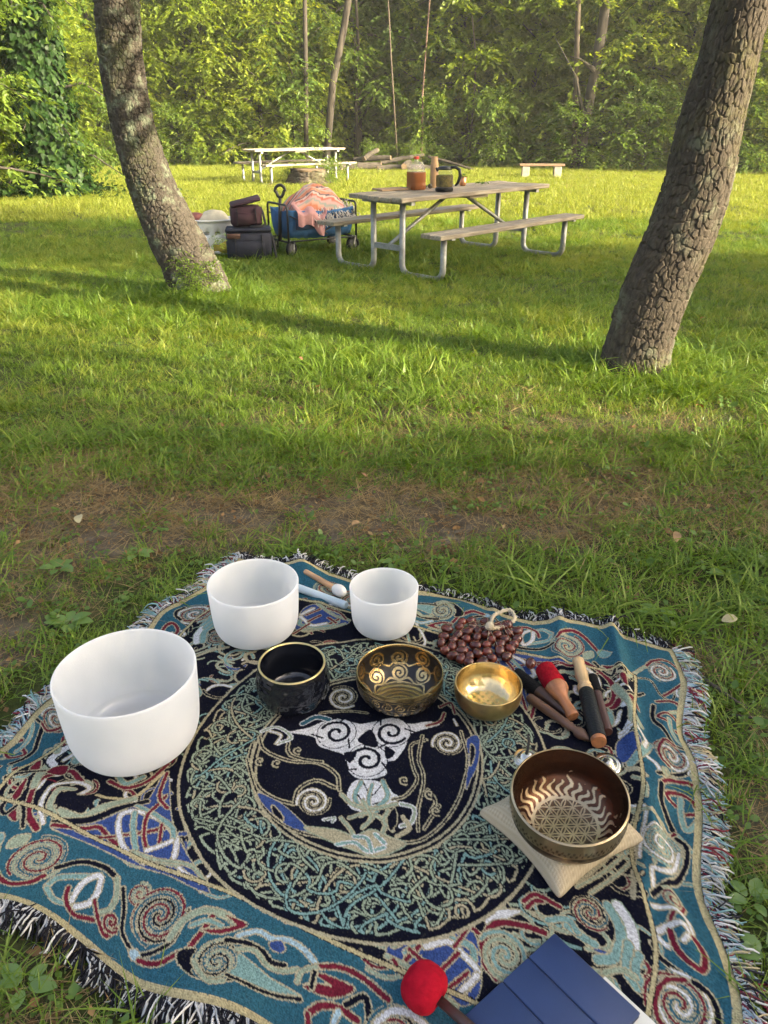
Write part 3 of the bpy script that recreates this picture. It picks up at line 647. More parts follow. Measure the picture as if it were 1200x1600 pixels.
# ---- ivy-clad tree on the left with its ivy bed
def ivy_tree():
    b = at(92, 303, .02); root = empty('ivy_clad_tree', (b.x, b.y, 0), 0, 'thick trunk wrapped in dark ivy at the left edge of the lawn', 'tree')
    r = np.random.default_rng(41)
    mb = MB(); cl = lambda t: Vector((-.35 * t + .1 * math.sin(t * 3), .2 * t, 9 * t - .1))
    ts = np.linspace(0, 1, 12); mb.tube([cl(t) for t in ts], [.36 - .22 * t + (.12 if t == 0 else 0) for t in ts], 14); mb.build('trunk', M_BARKF, root)
    n = 9000; t = r.uniform(0, .62, n); a = r.uniform(0, 2 * PI, n); bul = .36 - .2 * t + .10 + .16 * fbm(a * 1.3, t * 22, 3) ** 1 + .22 * np.exp(-t * 22)
    rr = bul * r.uniform(.75, 1.12, n)
    cx = -.35 * t + .1 * np.sin(t * 3)
    Pp = np.stack([cx + rr * np.cos(a), .2 * t + rr * np.sin(a), 9 * t], -1)
    out = np.stack([np.cos(a), np.sin(a), np.full(n, .45)], -1)
    D = np.stack([np.cos(a) * .35, np.sin(a) * .35, np.full(n, -.9)], -1) + r.normal(0, .45, (n, 3))
    L = .13 * r.uniform(.6, 1.3, n); link('ivy', np_mesh('ivy', *leaves(Pp, D, out + r.normal(0, .3, (n, 3)), L, L * .95, r), smooth=False), M_IVY, root)
    mb = MB(); PT = []; PD = []
    for i in range(26):
        t = r.uniform(.05, .7); az = r.uniform(0, 2 * PI); d = Vector((math.cos(az), math.sin(az) * .6, r.uniform(-.1, .35))); p0 = cl(t); Ln = r.uniform(.8, 2.1)
        mb.tube([p0, p0 + d * Ln * .6, p0 + d * Ln - Vector((0, 0, .3 * Ln))], [.035, .02, .006], 5, False)
        for q in range(34):
            s = r.uniform(.3, 1.05); p = p0 + d * Ln * s - Vector((0, 0, .3 * Ln * s * s)) + Vector(r.normal(0, .13, 3))
            for z in range(5): PT.append(tuple(p + Vector(r.normal(0, .09, 3)))); PD.append(tuple(r.normal(0, 1, 3) + [0, 0, -.4]))
    mb.build('branch', M_BARKF, root); n = len(PT); L = .12 * r.uniform(.6, 1.2, n)
    link('crown', np_mesh('crown', *leaves(np.array(PT), np.array(PD), np.array([0, 0, 1.]) + r.normal(0, .4, (n, 3)), L, L * .6, r), smooth=False), M_LEAF_C, root)
    # bed of ivy on the ground
    n = 5200; x = b.x - 1.3 + r.normal(0, 1.15, n); y = b.y + r.normal(0, .55, n) + .12 * (x - b.x); z = .03 + .22 * r.uniform(size=n) * np.exp(-((x - b.x + .8) / 1.6) ** 2)
    D = r.normal(0, 1, (n, 3)); D[:, 2] *= .35; L = .12 * r.uniform(.6, 1.2, n)
    tag(link('ivy_bed', np_mesh('ivy_bed', *leaves(np.stack([x, y, z], -1), D, np.array([0, 0, 1.]) + r.normal(0, .35, (n, 3)), L, L * .9, r), smooth=False), M_IVY), 'dark ivy carpeting the ground around the ivy-clad trunk', 'ivy', kind='stuff')
ivy_tree()
for px, py, k, s, lab in [(20, 300, 'sap2', .8, 'leafy young tree at the far left in front of the ivy-clad trunk'), (-60, 320, 'mid1', .7, 'shady broadleaf tree at the left picture edge'), (40, 285, 'sap1', .95, 'sapling behind the ivy-clad trunk')]:
    q = at(px, py, 0); plant_tree(k, 'leafy_tree', q.x, q.y, s, px * .7, lab)

plant_tree('brush', 'vine', -1.62, 6.78, .26, 1.0, 'small leafy vine clump at the foot of the curved trunk', 'vine')
# ---- trees beside and behind the viewer, whose crowns keep the low sun off the foreground
lab3 = 'broadleaf tree beyond the right side of the picture shading the lawn'
SHADE = [('mid2', 12.5, -4.1, 1.0), ('mid1', 15.5, -6.6, 1.1), ('mid2', 19, -9.0, 1.2), ('mid1', 10.5, -4.8, 1.0), ('sap2', 9.0, -2.8, 1.1), ('mid2', 8.5, -6.0, 1.0), ('mid1', 23, -10, 1.2), ('mid2', 13, -7.5, 1.1), ('tall', 17.5, -11, 1.1), ('tall', 6, -10, 1.1),
         ('mid1', 9.8, 3.35, .8), ('mid2', 13.8, 2.2, .85), ('mid1', 18.8, -.2, .9), ('sap2', 15.5, .4, .62), ('mid1', 11.6, 4.2, .6)]
for i, (k, x, y, s) in enumerate(SHADE): plant_tree(k, 'shade_tree', x, y, s, i * 1.3, lab3, 'tree', 'shade trees beyond the right side')

# ------------------------------------------------------------------ picnic tables
def wood_mat(name, c1, c2, c3):
    m, nt, out = new_mat(name); L = nt.links
    tc = nd(nt, 'ShaderNodeTexCoord'); mp = nd(nt, 'ShaderNodeMapping'); mp.inputs['Scale'].default_value = (1.2, 22, 22); L.new(tc.outputs['Object'], mp.inputs[0])
    oi = nd(nt, 'ShaderNodeObjectInfo'); ad = nd(nt, 'ShaderNodeVectorMath', operation='ADD'); L.new(mp.outputs[0], ad.inputs[0]); L.new(oi.outputs['Random'], ad.inputs[1])
    n = nd(nt, 'ShaderNodeTexNoise'); n.inputs['Scale'].default_value = 2.2; n.inputs['Detail'].default_value = 7; n.inputs['Roughness'].default_value = .7; L.new(ad.outputs[0], n.inputs['Vector'])
    n3 = nd(nt, 'ShaderNodeTexNoise'); n3.inputs['Scale'].default_value = 3.0; L.new(tc.outputs['Object'], n3.inputs['Vector'])
    b = nd(nt, 'ShaderNodeBsdfPrincipled'); b.inputs['Roughness'].default_value = .85; b.inputs['Specular IOR Level'].default_value = .25
    mx = nd(nt, 'ShaderNodeMix', data_type='RGBA', blend_type='MULTIPLY'); mx.inputs[0].default_value = 1
    L.new(ramp(nt, n.outputs['Fac'], [(.3, c1), (.52, c2), (.72, c3)]), mx.inputs[6]); L.new(ramp(nt, n3.outputs['Fac'], [(.35, (.75, .72, .7)), (.65, (1.05, 1.05, 1.0))]), mx.inputs[7])
    L.new(mx.outputs[2], b.inputs['Base Color'])
    bp = nd(nt, 'ShaderNodeBump'); bp.inputs['Strength'].default_value = .5; bp.inputs['Distance'].default_value = .006; L.new(n.outputs['Fac'], bp.inputs['Height']); L.new(bp.outputs[0], b.inputs['Normal'])
    L.new(b.outputs[0], out.inputs['Surface']); return m
M_PLANK = wood_mat('weathered_plank', (.16, .135, .105), (.30, .265, .21), (.42, .38, .31))
M_PLANK2 = wood_mat('pale_plank', (.24, .21, .16), (.34, .30, .24), (.43, .39, .31))
M_GALV = P('galvanised_pipe', (.30, .31, .30), .55, .6, noise=.25, nscale=14, bump=.15, bscale=60)
def picnic_table(name, label, loc, rz, plank, top_z=.74, L_=2.44):
    root = empty(name, loc, rz, label, 'picnic table')
    nb = 5; W = .74; bw = W / nb; r = np.random.default_rng(int(abs(loc[1]) * 10))
    def board(pn, y, z, w, t, ln, dx):
        mb = MB(); mb.box((0, 0, 0), (ln, w - .012, t), bev=.006)
        # slight cup and split ends of an old board
        mb.v = [(x + (r.uniform(-.004, .004) if abs(x) > ln * .45 else 0), yy, zz + .004 * math.cos(x * 2.1 + y * 9)) for x, yy, zz in mb.v]
        mb.build(pn, plank, root, False, (dx, y, z))
    for k in range(nb): board('table_board', -W / 2 + bw * (k + .5), top_z - .02 + r.uniform(-.003, .003), bw, .042, L_, r.uniform(-.012, .012))
    for sgn in (-1, 1):
        for k in range(2): board('bench_board', sgn * (.665 + .135 * k), .435 + r.uniform(-.003, .003), .134, .04, L_, r.uniform(-.01, .01))
    for e in (-1, 1):
        X = e * 1.03; mb = MB(); pr = .03
        for sgn in (-1, 1):   # walk-through bent pipe: table leg down, along the ground, up to the bench
            y0, y1 = sgn * .20, sgn * .735; rb = .10
            pts = [Vector((X, y0, top_z - .06)), Vector((X, y0, rb + .0))]
            pts += arc((X, y0 + sgn * rb, rb), rb, PI, 1.5 * PI, 6, (0, sgn, 0), (0, 0, 1))[1:]
            pts += arc((X, y1 - sgn * rb, rb), rb, 1.5 * PI, 2 * PI, 6, (0, sgn, 0), (0, 0, 1))
            pts += [Vector((X, y1, .41))]
            MB().tube([p + Vector((0, 0, pr * .6)) for p in pts], pr, 12).build('leg_pipe', M_GALV, root)
        MB().box((X, 0, top_z - .058), (.05, W - .06, .034)).build('top_bracket', M_GALV, root, False)
        MB().box((X, 0, .26), (.034, .38, .05)).build('cross_bar', M_GALV, root, False)
        for sgn in (-1, 1): MB().box((X, sgn * .735, .407), (.05, .24, .02)).build('bench_bracket', M_GALV, root, False)
        MB().tube([(X - e * .02, 0, .27), (e * .12, 0, top_z - .05)], .02, 10).build('brace', M_GALV, root)
    MB().box((0, 0, top_z - .055), (.3, W - .1, .024)).build('centre_batten', plank, root, False)
    return root
T1 = picnic_table('picnic_table', 'weathered grey picnic table with the jug and kettle on it', (.76, 8.83, 0), math.radians(45.5), M_PLANK)
T2 = picnic_table('picnic_table', 'pale sunlit picnic table standing empty at the back of the lawn', (-2.15, 20.35, 0), math.radians(35), M_PLANK2)
TZ = .745
# ---- things on the table
def jug():
    p = at(650, 296, TZ); root = empty('plastic_jug', (p.x, p.y, TZ), .5, 'translucent plastic gallon jug half full of brown tea', 'jug'); root.scale = (1.1, 1.1, 1.1)
    m, nt, out = new_mat('cloudy_plastic'); L = nt.links
    d = nd(nt, 'ShaderNodeBsdfPrincipled'); d.inputs['Base Color'].default_value = (.75, .72, .68, 1); d.inputs['Roughness'].default_value = .35; d.inputs['Alpha'].default_value = .22
    L.new(d.outputs[0], out.inputs['Surface'])
    tea = P('milky_tea', (.24, .082, .026), .25, noise=.08, nscale=6)
    def sq(prof, n=24):
        mb = MB()
        o = MB().lathe(prof, n)
        def rnd(p):
            x, y, z = p; rr = math.hypot(x, y)
            if rr < 1e-6: return p
            a = math.atan2(y, x); k = 1 / max(abs(math.cos(a)), abs(math.sin(a))); k = 1 + (min(k, 1.22) - 1) * max(0, min(1, (.21 - z) / .05))
            return (x * k * .94, y * k * .94, z)
        return mb.add([rnd(p) for p in o.v], o.f)
    sq([(0, .002), (.0755, .001), (.0812, .010), (.0812, .05), (.0795, .06), (.0812, .07), (.0812, .152), (.0, .154)]).build('tea', tea, root, sharp=40)
    sq([(0, 0), (.074, 0), (.080, .010), (.080, .05), (.078, .06), (.080, .07), (.080, .155), (.074, .185), (.055, .215), (.033, .238), (.021, .25), (.021, .262)]).build('bottle', m, root)
    MB().tube([(.035, .0, .232), (.062, 0, .225), (.078, 0, .2), (.08, 0, .165)], [.012, .013, .013, .012], 10).build('handle', m, root)
    MB().lathe([(0, .262), (.024, .262), (.025, .268), (.025, .280), (.022, .284), (0, .284)], 20).build('cap', P('red_cap', (.55, .05, .03), .4), root, sharp=40)
jug()
def kettle():
    p = at(694, 299, TZ); root = empty('glass_kettle', (p.x, p.y, TZ), math.radians(-20), 'glass electric kettle with black lid and handle on the weathered table', 'kettle'); root.scale = (1.13, 1.13, 1.13)
    blk = P('black_plastic', (.012, .012, .013), .35)
    m, nt, out = new_mat('kettle_glass'); L = nt.links
    g = nd(nt, 'ShaderNodeBsdfPrincipled'); g.inputs['Base Color'].default_value = (.3, .3, .28, 1); g.inputs['Roughness'].default_value = .05; g.inputs['Alpha'].default_value = .14; g.inputs['Specular IOR Level'].default_value = .8
    L.new(g.outputs[0], out.inputs['Surface'])
    MB().lathe([(0, 0), (.075, 0), (.08, .006), (.08, .03), (.074, .036), (0, .036)], 28).build('base', blk, root, sharp=40)
    MB().lathe([(.074, .036), (.078, .06), (.078, .12), (.07, .165), (.062, .18)], 28).build('glass_body', m, root)
    MB().lathe([(0, .038), (.0715, .038), (.0765, .06), (.0765, .135), (0, .137)], 28).build('tea', P('herbal_tea', (.13, .095, .015), .15, noise=.5, nscale=30), root, sharp=40)
    MB().lathe([(.064, .178), (.066, .185), (.062, .2), (.04, .208), (0, .21)], 28).build('lid', blk, root)
    MB().tube([(.055, 0, .198), (.1, 0, .2), (.135, 0, .18), (.143, 0, .13), (.125, 0, .075), (.1, 0, .05)], [.013, .014, .015, .015, .013, .009], 10).build('handle', blk, root)
    MB().tube([(-.06, 0, .17), (-.082, 0, .192)], [.018, .008], 8).build('spout', blk, root)
kettle()
def cups():
    p = at(678, 293, TZ); root = empty('paper_cup_stack', (p.x, p.y, TZ), 0, 'tall stack of brown paper cups turned upside down behind the kettle', 'paper cups'); root.scale = (1.1, 1.1, 1.1)
    kr = P('kraft_paper', (.46, .29, .15), .8, noise=.08, nscale=8)
    z = 0
    for k in range(11):
        MB().lathe([(.040, z), (.0415, z + .003), (.040, z + .006), (.029, z + .10), (.027, z + .10), (0, z + .098)], 20).build('paper_cup', kr, root, sharp=40); z += .0175
cups()
def board_and_bits():
    p = at(612, 297, TZ); root = empty('cutting_board', (p.x, p.y, TZ + .001), math.radians(32), 'thin wooden cutting board lying at the left end of the weathered table', 'board')
    MB().box((0, 0, .009), (.36, .20, .018), bev=.004).build('panel', P('board_wood', (.30, .20, .11), .6, noise=.25, nscale=8, stretch=(1, 10, 1)), root, False)
    MB().lathe([(.012, 0), (.02, 0), (.02, .004), (.012, .004)], 14, Matrix.Translation((.155, .0, .0185))).build('hanging_ring', P('ring_metal', (.3, .3, .3), .4, 1), root)
    p = at(723, 290, TZ); root = empty('copper_cup', (p.x, p.y, TZ), 0, 'small copper cup beside the kettle with a green sprig', 'cup')
    MB().lathe([(0, 0), (.032, 0), (.036, .01), (.042, .09), (.040, .09), (.034, .012), (0, .012)], 22).build('vessel', P('copper', (.62, .30, .16), .3, 1.0, noise=.2, nscale=30), root)
    V, Fc = herb(14, .035, .05, .04, 5); V[:, 2] += .06; link('sprig', np_mesh('sprig', V, Fc), M_HERB, root)
    p = at(752, 288, TZ); root = empty('herb_sprig', (p.x, p.y, TZ), 0, 'loose green herb leaves lying on the weathered table', 'herbs')
    V, Fc = herb(16, .08, .02, .05, 6); link('leaves', np_mesh('leaves', V, Fc), M_HERB, root)
    p = at(668, 296, TZ); root = empty('sunglasses', (p.x, p.y + .1, TZ), .4, 'dark folded sunglasses lying between jug and kettle', 'sunglasses')
    bl = P('glasses_black', (.01, .01, .01), .2)
    for s in (-1, 1):
        MB().tube(arc((s * .034, 0, .022), .024, 0, 2 * PI, 14, (1, 0, 0), (0, .25, .9)), .003, 6, False).build('rim', bl, root)
        MB().ball((s * .034, 0, .022), .023, 12, 6, (1, .12, .9)).build('lens', P('dark_lens', (.02, .015, .01), .05), root)
        MB().tube([(s * .058, 0, .026), (s * .05, .07, .02), (s * .04, .13, .004)], .0028, 6).build('temple', bl, root)
    MB().tube([(-.011, 0, .026), (0, -.002, .03), (.011, 0, .026)], .003, 6).build('bridge', bl, root)
board_and_bits()

# ------------------------------------------------------------------ wagon, bags, basket
M_BLK = P('black_frame', (.014, .014, .015), .45)
def wagon():
    a = at(455, 397, .03); b_ = at(550, 388, .03); c_ = at(432, 391, .03)
    ax = (b_ - a); rz = math.atan2(ax.y, ax.x)
    ctr = (a + b_) / 2; ctr += Vector((-math.sin(rz), math.cos(rz), 0)) * .22
    root = empty('folding_wagon', (ctr.x, ctr.y, 0), rz, 'blue folding cart with black frame and upright handle, heaped with striped cloth', 'wagon')
    Lx, Wy = .42, .235; z0, z1 = .20, .50
    blue = P('blue_canvas', (.022, .10, .24), .85, noise=.2, nscale=10, bump=.5, bscale=14)
    navy = P('dark_canvas', (.02, .045, .10), .85, noise=.2, nscale=10, bump=.4, bscale=14)
    # fabric tub with sagging sides
    n = 16; V = []; Fc = []
    def ring(z, ins, sag):
        out = []
        for sx, sy, ex, ey in ((-1, -1, 1, -1), (1, -1, 1, 1), (1, 1, -1, 1), (-1, 1, -1, -1)):
            for k in range(n):
                t = k / n; x = (sx + (ex - sx) * t) * (Lx - ins); y = (sy + (ey - sy) * t) * (Wy - ins); w = math.sin(PI * t)
                ox = (1 if sx == ex == 1 else -1 if sx == ex == -1 else 0); oy = (-1 if sy == ey == -1 else 1 if sy == ey == 1 else 0)
                out.append((x + ox * sag[1] * w, y + oy * sag[1] * w, z - sag[0] * w + .006 * math.sin(k * 2.7 + z * 30)))
        return out
    rings = [ring(z0, .035, (.02, .0)), ring(z0 + .08, .015, (.012, .035)), ring(z0 + .2, .006, (.015, .03)), ring(z1 - .02, .002, (.03, .012)), ring(z1, .0, (.03, .008)), ring(z1 - .004, .012, (.03, .004)), ring(z0 + .06, .03, (.0, .02))]
    m4 = 4 * n
    for q in rings: V += q
    for i in range(len(rings) - 1):
        for k in range(m4): j = (k + 1) % m4; Fc.append((i * m4 + k, i * m4 + j, (i + 1) * m4 + j, (i + 1) * m4 + k))
    Fc.append(tuple(range(m4 - 1, -1, -1))); Fc.append(tuple(6 * m4 + k for k in range(m4)))
    mb = MB(); mb.add(V, Fc); mb.build('canvas_tub', blue, root)
    MB().box((-.2, -Wy - .034, .36), (.30, .012, .14), bev=.005).build('side_pocket', navy, root)
    f = .012
    for sx in (-1, 1):      # end frames
        pts = [Vector((sx * (Lx + .02), -Wy - .02, .11))] + arc((sx * (Lx + .02), -Wy + .03, z1 + .0), .05, PI, PI / 2, 5, (0, 1, 0), (0, 0, 1)) + arc((sx * (Lx + .02), Wy - .03, z1 + .0), .05, PI / 2, 0, 5, (0, 1, 0), (0, 0, 1)) + [Vector((sx * (Lx + .02), Wy + .02, .11))]
        MB().tube(pts, f, 8).build('end_frame', M_BLK, root)
        MB().tube([(sx * (Lx + .02), -Wy - .02, .16), (sx * (Lx + .02), Wy + .02, .16)], f, 8).build('axle_bar', M_BLK, root)
    for sy in (-1, 1):      # scissor bars
        y = sy * (Wy + .035)
        MB().tube([(-Lx, y, .44), (0, y, .25), (.05, y, .22)], .008, 6).build('scissor_bar', M_BLK, root)
        MB().tube([(Lx, y, .44), (0, y, .25), (-.05, y, .22)], .008, 6).build('scissor_bar', M_BLK, root)
        MB().tube([(-Lx, y, .17), (Lx, y, .17)], .009, 6).build('side_rail', M_BLK, root)
    for sx in (-1, 1):
        for sy in (-1, 1):
            w = empty('wheel', (sx * (Lx - .02), sy * (Wy + .0), .085)); w.parent = root; w.rotation_euler = (0, 0, .5 if sx < 0 else .1)
            MB().lathe([(.062, -.022), (.08, -.02), (.086, -.008), (.086, .008), (.08, .02), (.062, .022), (.058, 0), (.062, -.022)], 24, Matrix.Rotation(PI / 2, 4, 'X')).build('tyre', P('rubber', (.016, .016, .017), .8) if 'rubber' not in bpy.data.materials else bpy.data.materials['rubber'], w)
            MB().lathe([(0, -.014), (.02, -.018), (.06, -.01), (.06, .01), (.02, .018), (0, .014)], 18, Matrix.Rotation(PI / 2, 4, 'X')).build('rim', P('grey_hub', (.10, .10, .10), .5) if 'grey_hub' not in bpy.data.materials else bpy.data.materials['grey_hub'], w)
            for s2 in (-1, 1): MB().box((.015, s2 * .03, .045), (.022, .006, .10), M=Euler((0, .25, 0)).to_matrix()).build('fork', M_GALV, w, False)
    # pull handle standing upright at the front end
    hd = empty('pull_handle', (-Lx - .045, -.08, .16)); hd.parent = root; hd.rotation_euler = (math.radians(-4), math.radians(3), math.radians(-35))
    MB().tube([(0, 0, 0), (0, 0, .30), (0, 0, .46)], [.022, .02, .016], 10).build('shaft', M_BLK, hd)
    MB().tube([Vector((.052 * math.cos(t) * (1.1 if math.sin(t) > 0 else .75), 0, .525 + .062 * math.sin(t))) for t in np.linspace(0, 2 * PI, 25)], .017, 8, False).build('grip', M_BLK, hd)
    # striped cloth heap
    cl = empty('striped_blanket', (ctr.x, ctr.y, 0), rz, 'orange, pink and black striped blanket heaped in the blue cart', 'blanket')
    nx, ny = 70, 46; u, v = np.meshgrid(np.linspace(-1, 1, nx), np.linspace(-1, 1, ny))
    X = u * (Lx - .02) * (1 + .03 * np.sin(v * 5)) + .03; Y = v * (Wy - .01)
    dome = np.clip(1 - np.abs(u * .98) ** 2.6, 0, 1) ** .7 * np.clip(1 - np.abs(v) ** 2.4, 0, 1) ** .6
    Z = .40 + .27 * dome * (1 + .18 * np.exp(-((u - .05) / .5) ** 2)) + .022 * np.sin(u * 9 + 3 * v + 2 * np.sin(v * 4)) * dome + .03 * (fbm(u * 4, v * 4, 8) - .5)
    st = v * 7.5 + .9 * np.sin(u * 2.2) + .5 * fbm(u * 3, v * 2, 4)
    pal = np.array([(.55, .20, .11), (.60, .34, .26), (.30, .34, .30), (.62, .36, .33), (.48, .14, .09), (.66, .48, .42), (.10, .09, .11), (.58, .25, .16)])
    colr = .85 * pal[np.mod(np.floor(st * 2.2).astype(int), len(pal))]
    i = np.arange(nx * ny).reshape(ny, nx); Fq = np.stack([i[:-1, :-1], i[:-1, 1:], i[1:, 1:], i[1:, :-1]], -1).reshape(-1, 4)
    link('cloth', np_mesh('cloth', np.stack([X, Y, Z], -1).reshape(-1, 3), Fq, True, colr.reshape(-1, 3)), attr_mat('striped_weave', .95, .5, 120), cl)
    r = np.random.default_rng(4); mbw = MB(); mbk = MB()
    for k in range(260):
        x = r.uniform(-.12, .44); y = -Wy * r.uniform(.35, 1.08); zz = .60 - .16 * abs(y / Wy) ** 2 - .05 * max(0, (x - .2))
        p = Vector((x, y - .012, zz)); pts = [p]
        for s in range(4): p = p + Vector((r.normal(0, .014), -.014 + r.normal(0, .008), -.024 + r.normal(0, .008))); pts.append(p)
        (mbw if r.uniform() < .6 else mbk).tube(pts, .0042, 4, False)
    tag(mbw.build('white_fringe', P('fringe_white', (.6, .57, .52), .9), cl), kind='stuff'); tag(mbk.build('black_fringe', P('fringe_black', (.02, .02, .03), .9), cl), kind='stuff')
    # pink cloth hanging over the front side
    pk = empty('pink_cloth', (ctr.x, ctr.y, 0), rz, 'dusty pink cloth hanging over the near side of the blue cart', 'cloth')
    nx, ny = 40, 30; u, v = np.meshgrid(np.linspace(0, 1, nx), np.linspace(0, 1, ny))
    X = -.33 + .36 * u + .03 * np.sin(v * 6) * (u > .5); drop = v * (.25 + .14 * smooth01(u, .55, .8) - .12 * smooth01(u, .9, 1)); Y = -Wy + .12 - .17 * smooth01(v, 0, .5) - .012 - .03 * np.sin(u * 17) * v * .5
    Z = .555 - drop * .9 - .0 * v + .02 * np.sin(u * 14 + v * 3) * (1 - v * .4)
    i = np.arange(nx * ny).reshape(ny, nx); Fq = np.stack([i[:-1, :-1], i[:-1, 1:], i[1:, 1:], i[1:, :-1]], -1).reshape(-1, 4)
    link('cloth', np_mesh('cloth', np.stack([X, Y, Z], -1).reshape(-1, 3), Fq, True), P('pink_weave', (.40, .21, .20), .95, noise=.15, nscale=12, bump=.4, bscale=80), pk)
wagon()
def bag(name, label, p, rz, size, mat, trim, lid_tilt=0.0, patch=None):
    root = empty(name, p, rz, label, 'bag'); sx, sy, sz = size
    mb = MB(); mb.box((0, 0, sz * .44), (sx, sy, sz * .88), bev=.03)
    mb.v = [(x * (1 + .05 * math.sin(z / sz * 3)), y * (1 + .06 * math.sin(z / sz * 3)), z) for x, y, z in mb.v]
    mb.build('body', mat, root)
    MB().box((0, 0, 0), (sx * 1.03, sy * 1.04, sz * .12), bev=.015).build('lid', mat, root, True, (0, 0, sz * .93 + (.03 if lid_tilt else 0)), (lid_tilt * .4, -lid_tilt, 0))
    MB().box((-sx * .0, -sy / 2 - .014, sz * .36), (sx * .72, .03, sz * .5), bev=.012).build('front_pocket', mat, root)
    for s in (-1, 1): MB().tube([(s * sx * .3, -sy / 2 - .012, sz * .05), (s * sx * .3, -sy / 2 - .034, sz * .4), (s * sx * .3, -sy / 2 - .01, sz * .8)], .014, 6, True, .4).build('webbing', trim, root)
    MB().tube([(sx * .5, 0, sz * .8), (sx * .56, -sy * .3, sz * .55), (sx * .60, -sy * .55, sz * .12), (sx * .5, -sy * .66, .015), (sx * .1, -sy * .68, .012)], .014, 6, True, .35).build('shoulder_strap', trim, root)
    if patch: MB().box((-sx * .33, -sy / 2 - .034, sz * .78), (sx * .3, .008, sz * .16), bev=.004).build('patch', patch, root)
    return root
M_NAVY = P('navy_nylon', (.009, .012, .028), .75, noise=.25, nscale=12, bump=.4, bscale=20)
M_MAR = P('maroon_nylon', (.03, .008, .016), .8, noise=.25, nscale=12, bump=.4, bscale=20)
M_WEB = P('black_webbing', (.012, .012, .014), .8)
pb = at(388, 403, .03)
bag('cooler_bag', 'navy cooler bag sitting on the grass beneath a maroon bag', (pb.x, pb.y + .14, 0), math.radians(8), (.48, .30, .34), M_NAVY, M_WEB, 0, P('brown_leather_patch', (.07, .03, .018), .6))
bag('lunch_bag', 'maroon soft bag with its lid askew on top of the navy cooler bag', (pb.x - .02, pb.y + .17, .345), math.radians(12), (.33, .24, .24), M_MAR, M_WEB, .22)
def basket():
    p = at(330, 398, .03); root = empty('laundry_basket', (p.x, p.y + .22, 0), .3, 'white plastic laundry basket with oval holes behind the curved trunk', 'basket')
    wh = P('white_plastic', (.78, .79, .78), .45, noise=.06, nscale=6)
    n = 48; prof = [(.175, 0.0), (.18, .06), (.187, .13), (.190, .165), (.198, .235), (.201, .27), (.208, .34), (.213, .39), (.232, .392), (.235, .378)]
    V = []; Fc = []
    for r_, z in prof: V += [(r_ * math.cos(2 * PI * k / n) * 1.15, r_ * math.sin(2 * PI * k / n) * .95, z) for k in range(n)]
    for i in range(len(prof) - 1):
        for k in range(n):
            if i in (2, 4, 6) and 0: continue
            if i in (1, 4) and (k + i) % 4 < 2: continue
            j = (k + 1) % n; Fc.append((i * n + k, i * n + j, (i + 1) * n + j, (i + 1) * n + k))
    Fc.append(tuple(range(n - 1, -1, -1)))
    mb = MB(); mb.add(V, Fc); o = mb.build('shell', wh, root)
    md = o.modifiers.new('thick', 'SOLIDIFY'); md.thickness = .005
    def lump(nm, c, s, mat, sd):
        b = MB().ball((0, 0, 0), 1, 20, 12); q = np.array(b.v); k = 1 + .3 * (fbm(q[:, 0] * 2 + sd, q[:, 1] * 2 + q[:, 2] * 1.5, sd) - .5)
        b.v = [tuple(x) for x in (q * k[:, None] * np.array(s) + np.array(c))]; return b.build(nm, mat, root)
    t = tag(lump('towel', (0, 0, 0), (.19, .15, .12), P('cream_cloth', (.50, .46, .34), .95, noise=.15, nscale=9, bump=.6, bscale=30), 3), 'cream folded cloth showing above the rim of the laundry basket', 'cloth'); t.parent = None; t.location = (p.x + .02, p.y + .22, .36)
    t = tag(lump('towel', (0, 0, 0), (.10, .09, .07), P('red_cloth', (.22, .08, .07), .95, noise=.25, nscale=9, bump=.6, bscale=30), 5), 'reddish cloth peeping out between basket and curved trunk', 'cloth'); t.parent = None; t.location = (p.x - .16, p.y + .2, .39)
    t = tag(lump('yellow_bag', (0, 0, 0), (.13, .11, .10), P('yellow_bag', (.55, .42, .06), .7, noise=.2, nscale=9), 8), 'yellow item showing through the holes low in the basket', 'bag'); t.parent = None; t.location = (p.x + .08, p.y + .17, .105)
basket()

# ------------------------------------------------------------------ far bench, stump, log pile
def far_bench():
    p = at(845, 276, .03); root = empty('plank_bench', (p.x, p.y, 0), math.radians(-4), 'low plank bench on two pale concrete blocks at the wood edge', 'bench')
    MB().box((0, 0, .31), (1.15, .28, .05), bev=.008).build('seat_plank', P('brown_plank', (.22, .14, .08), .8, noise=.3, nscale=6, stretch=(1, 12, 12)), root, False)
    for s in (-1, 1): MB().box((s * .41, 0, .142), (.19, .24, .285), bev=.012).build('block_leg', P('pale_block', (.30, .27, .22), .9, noise=.2, nscale=10, bump=.4), root, False)
far_bench()
def stump():
    p = at(484, 287, .03); root = empty('tree_stump', (p.x, p.y, 0), 0, 'wide sawn tree stump in the grass before the far picnic table', 'stump')
    n = 40; V, Fq = bark_trunk([Vector((0, 0, -.05)), Vector((0, 0, .15)), Vector((.01, 0, .34))], [.46, .41, .38], 90, 40, 22, .12, .03, 5, .3, 6)
    link('bark', np_mesh('bark', V, Fq), M_BARK2, root)
    m, nt, out = new_mat('cut_wood'); L = nt.links; tc = nd(nt, 'ShaderNodeTexCoord'); w = nd(nt, 'ShaderNodeTexWave', wave_type='RINGS', rings_direction='Z'); w.inputs['Scale'].default_value = 14; w.inputs['Distortion'].default_value = 2.5
    L.new(tc.outputs['Object'], w.inputs[0]); b = nd(nt, 'ShaderNodeBsdfPrincipled'); b.inputs['Roughness'].default_value = .85; L.new(ramp(nt, w.outputs[0], [(.2, (.16, .11, .065)), (.8, (.26, .19, .11))]), b.inputs['Base Color']); L.new(b.outputs[0], out.inputs[0])
    MB().lathe([(0, .345), (.2, .348), (.36, .342), (.385, .335), (.38, .30)], 40).build('sawn_top', m, root, sharp=40)
    return m
M_CUT = stump()
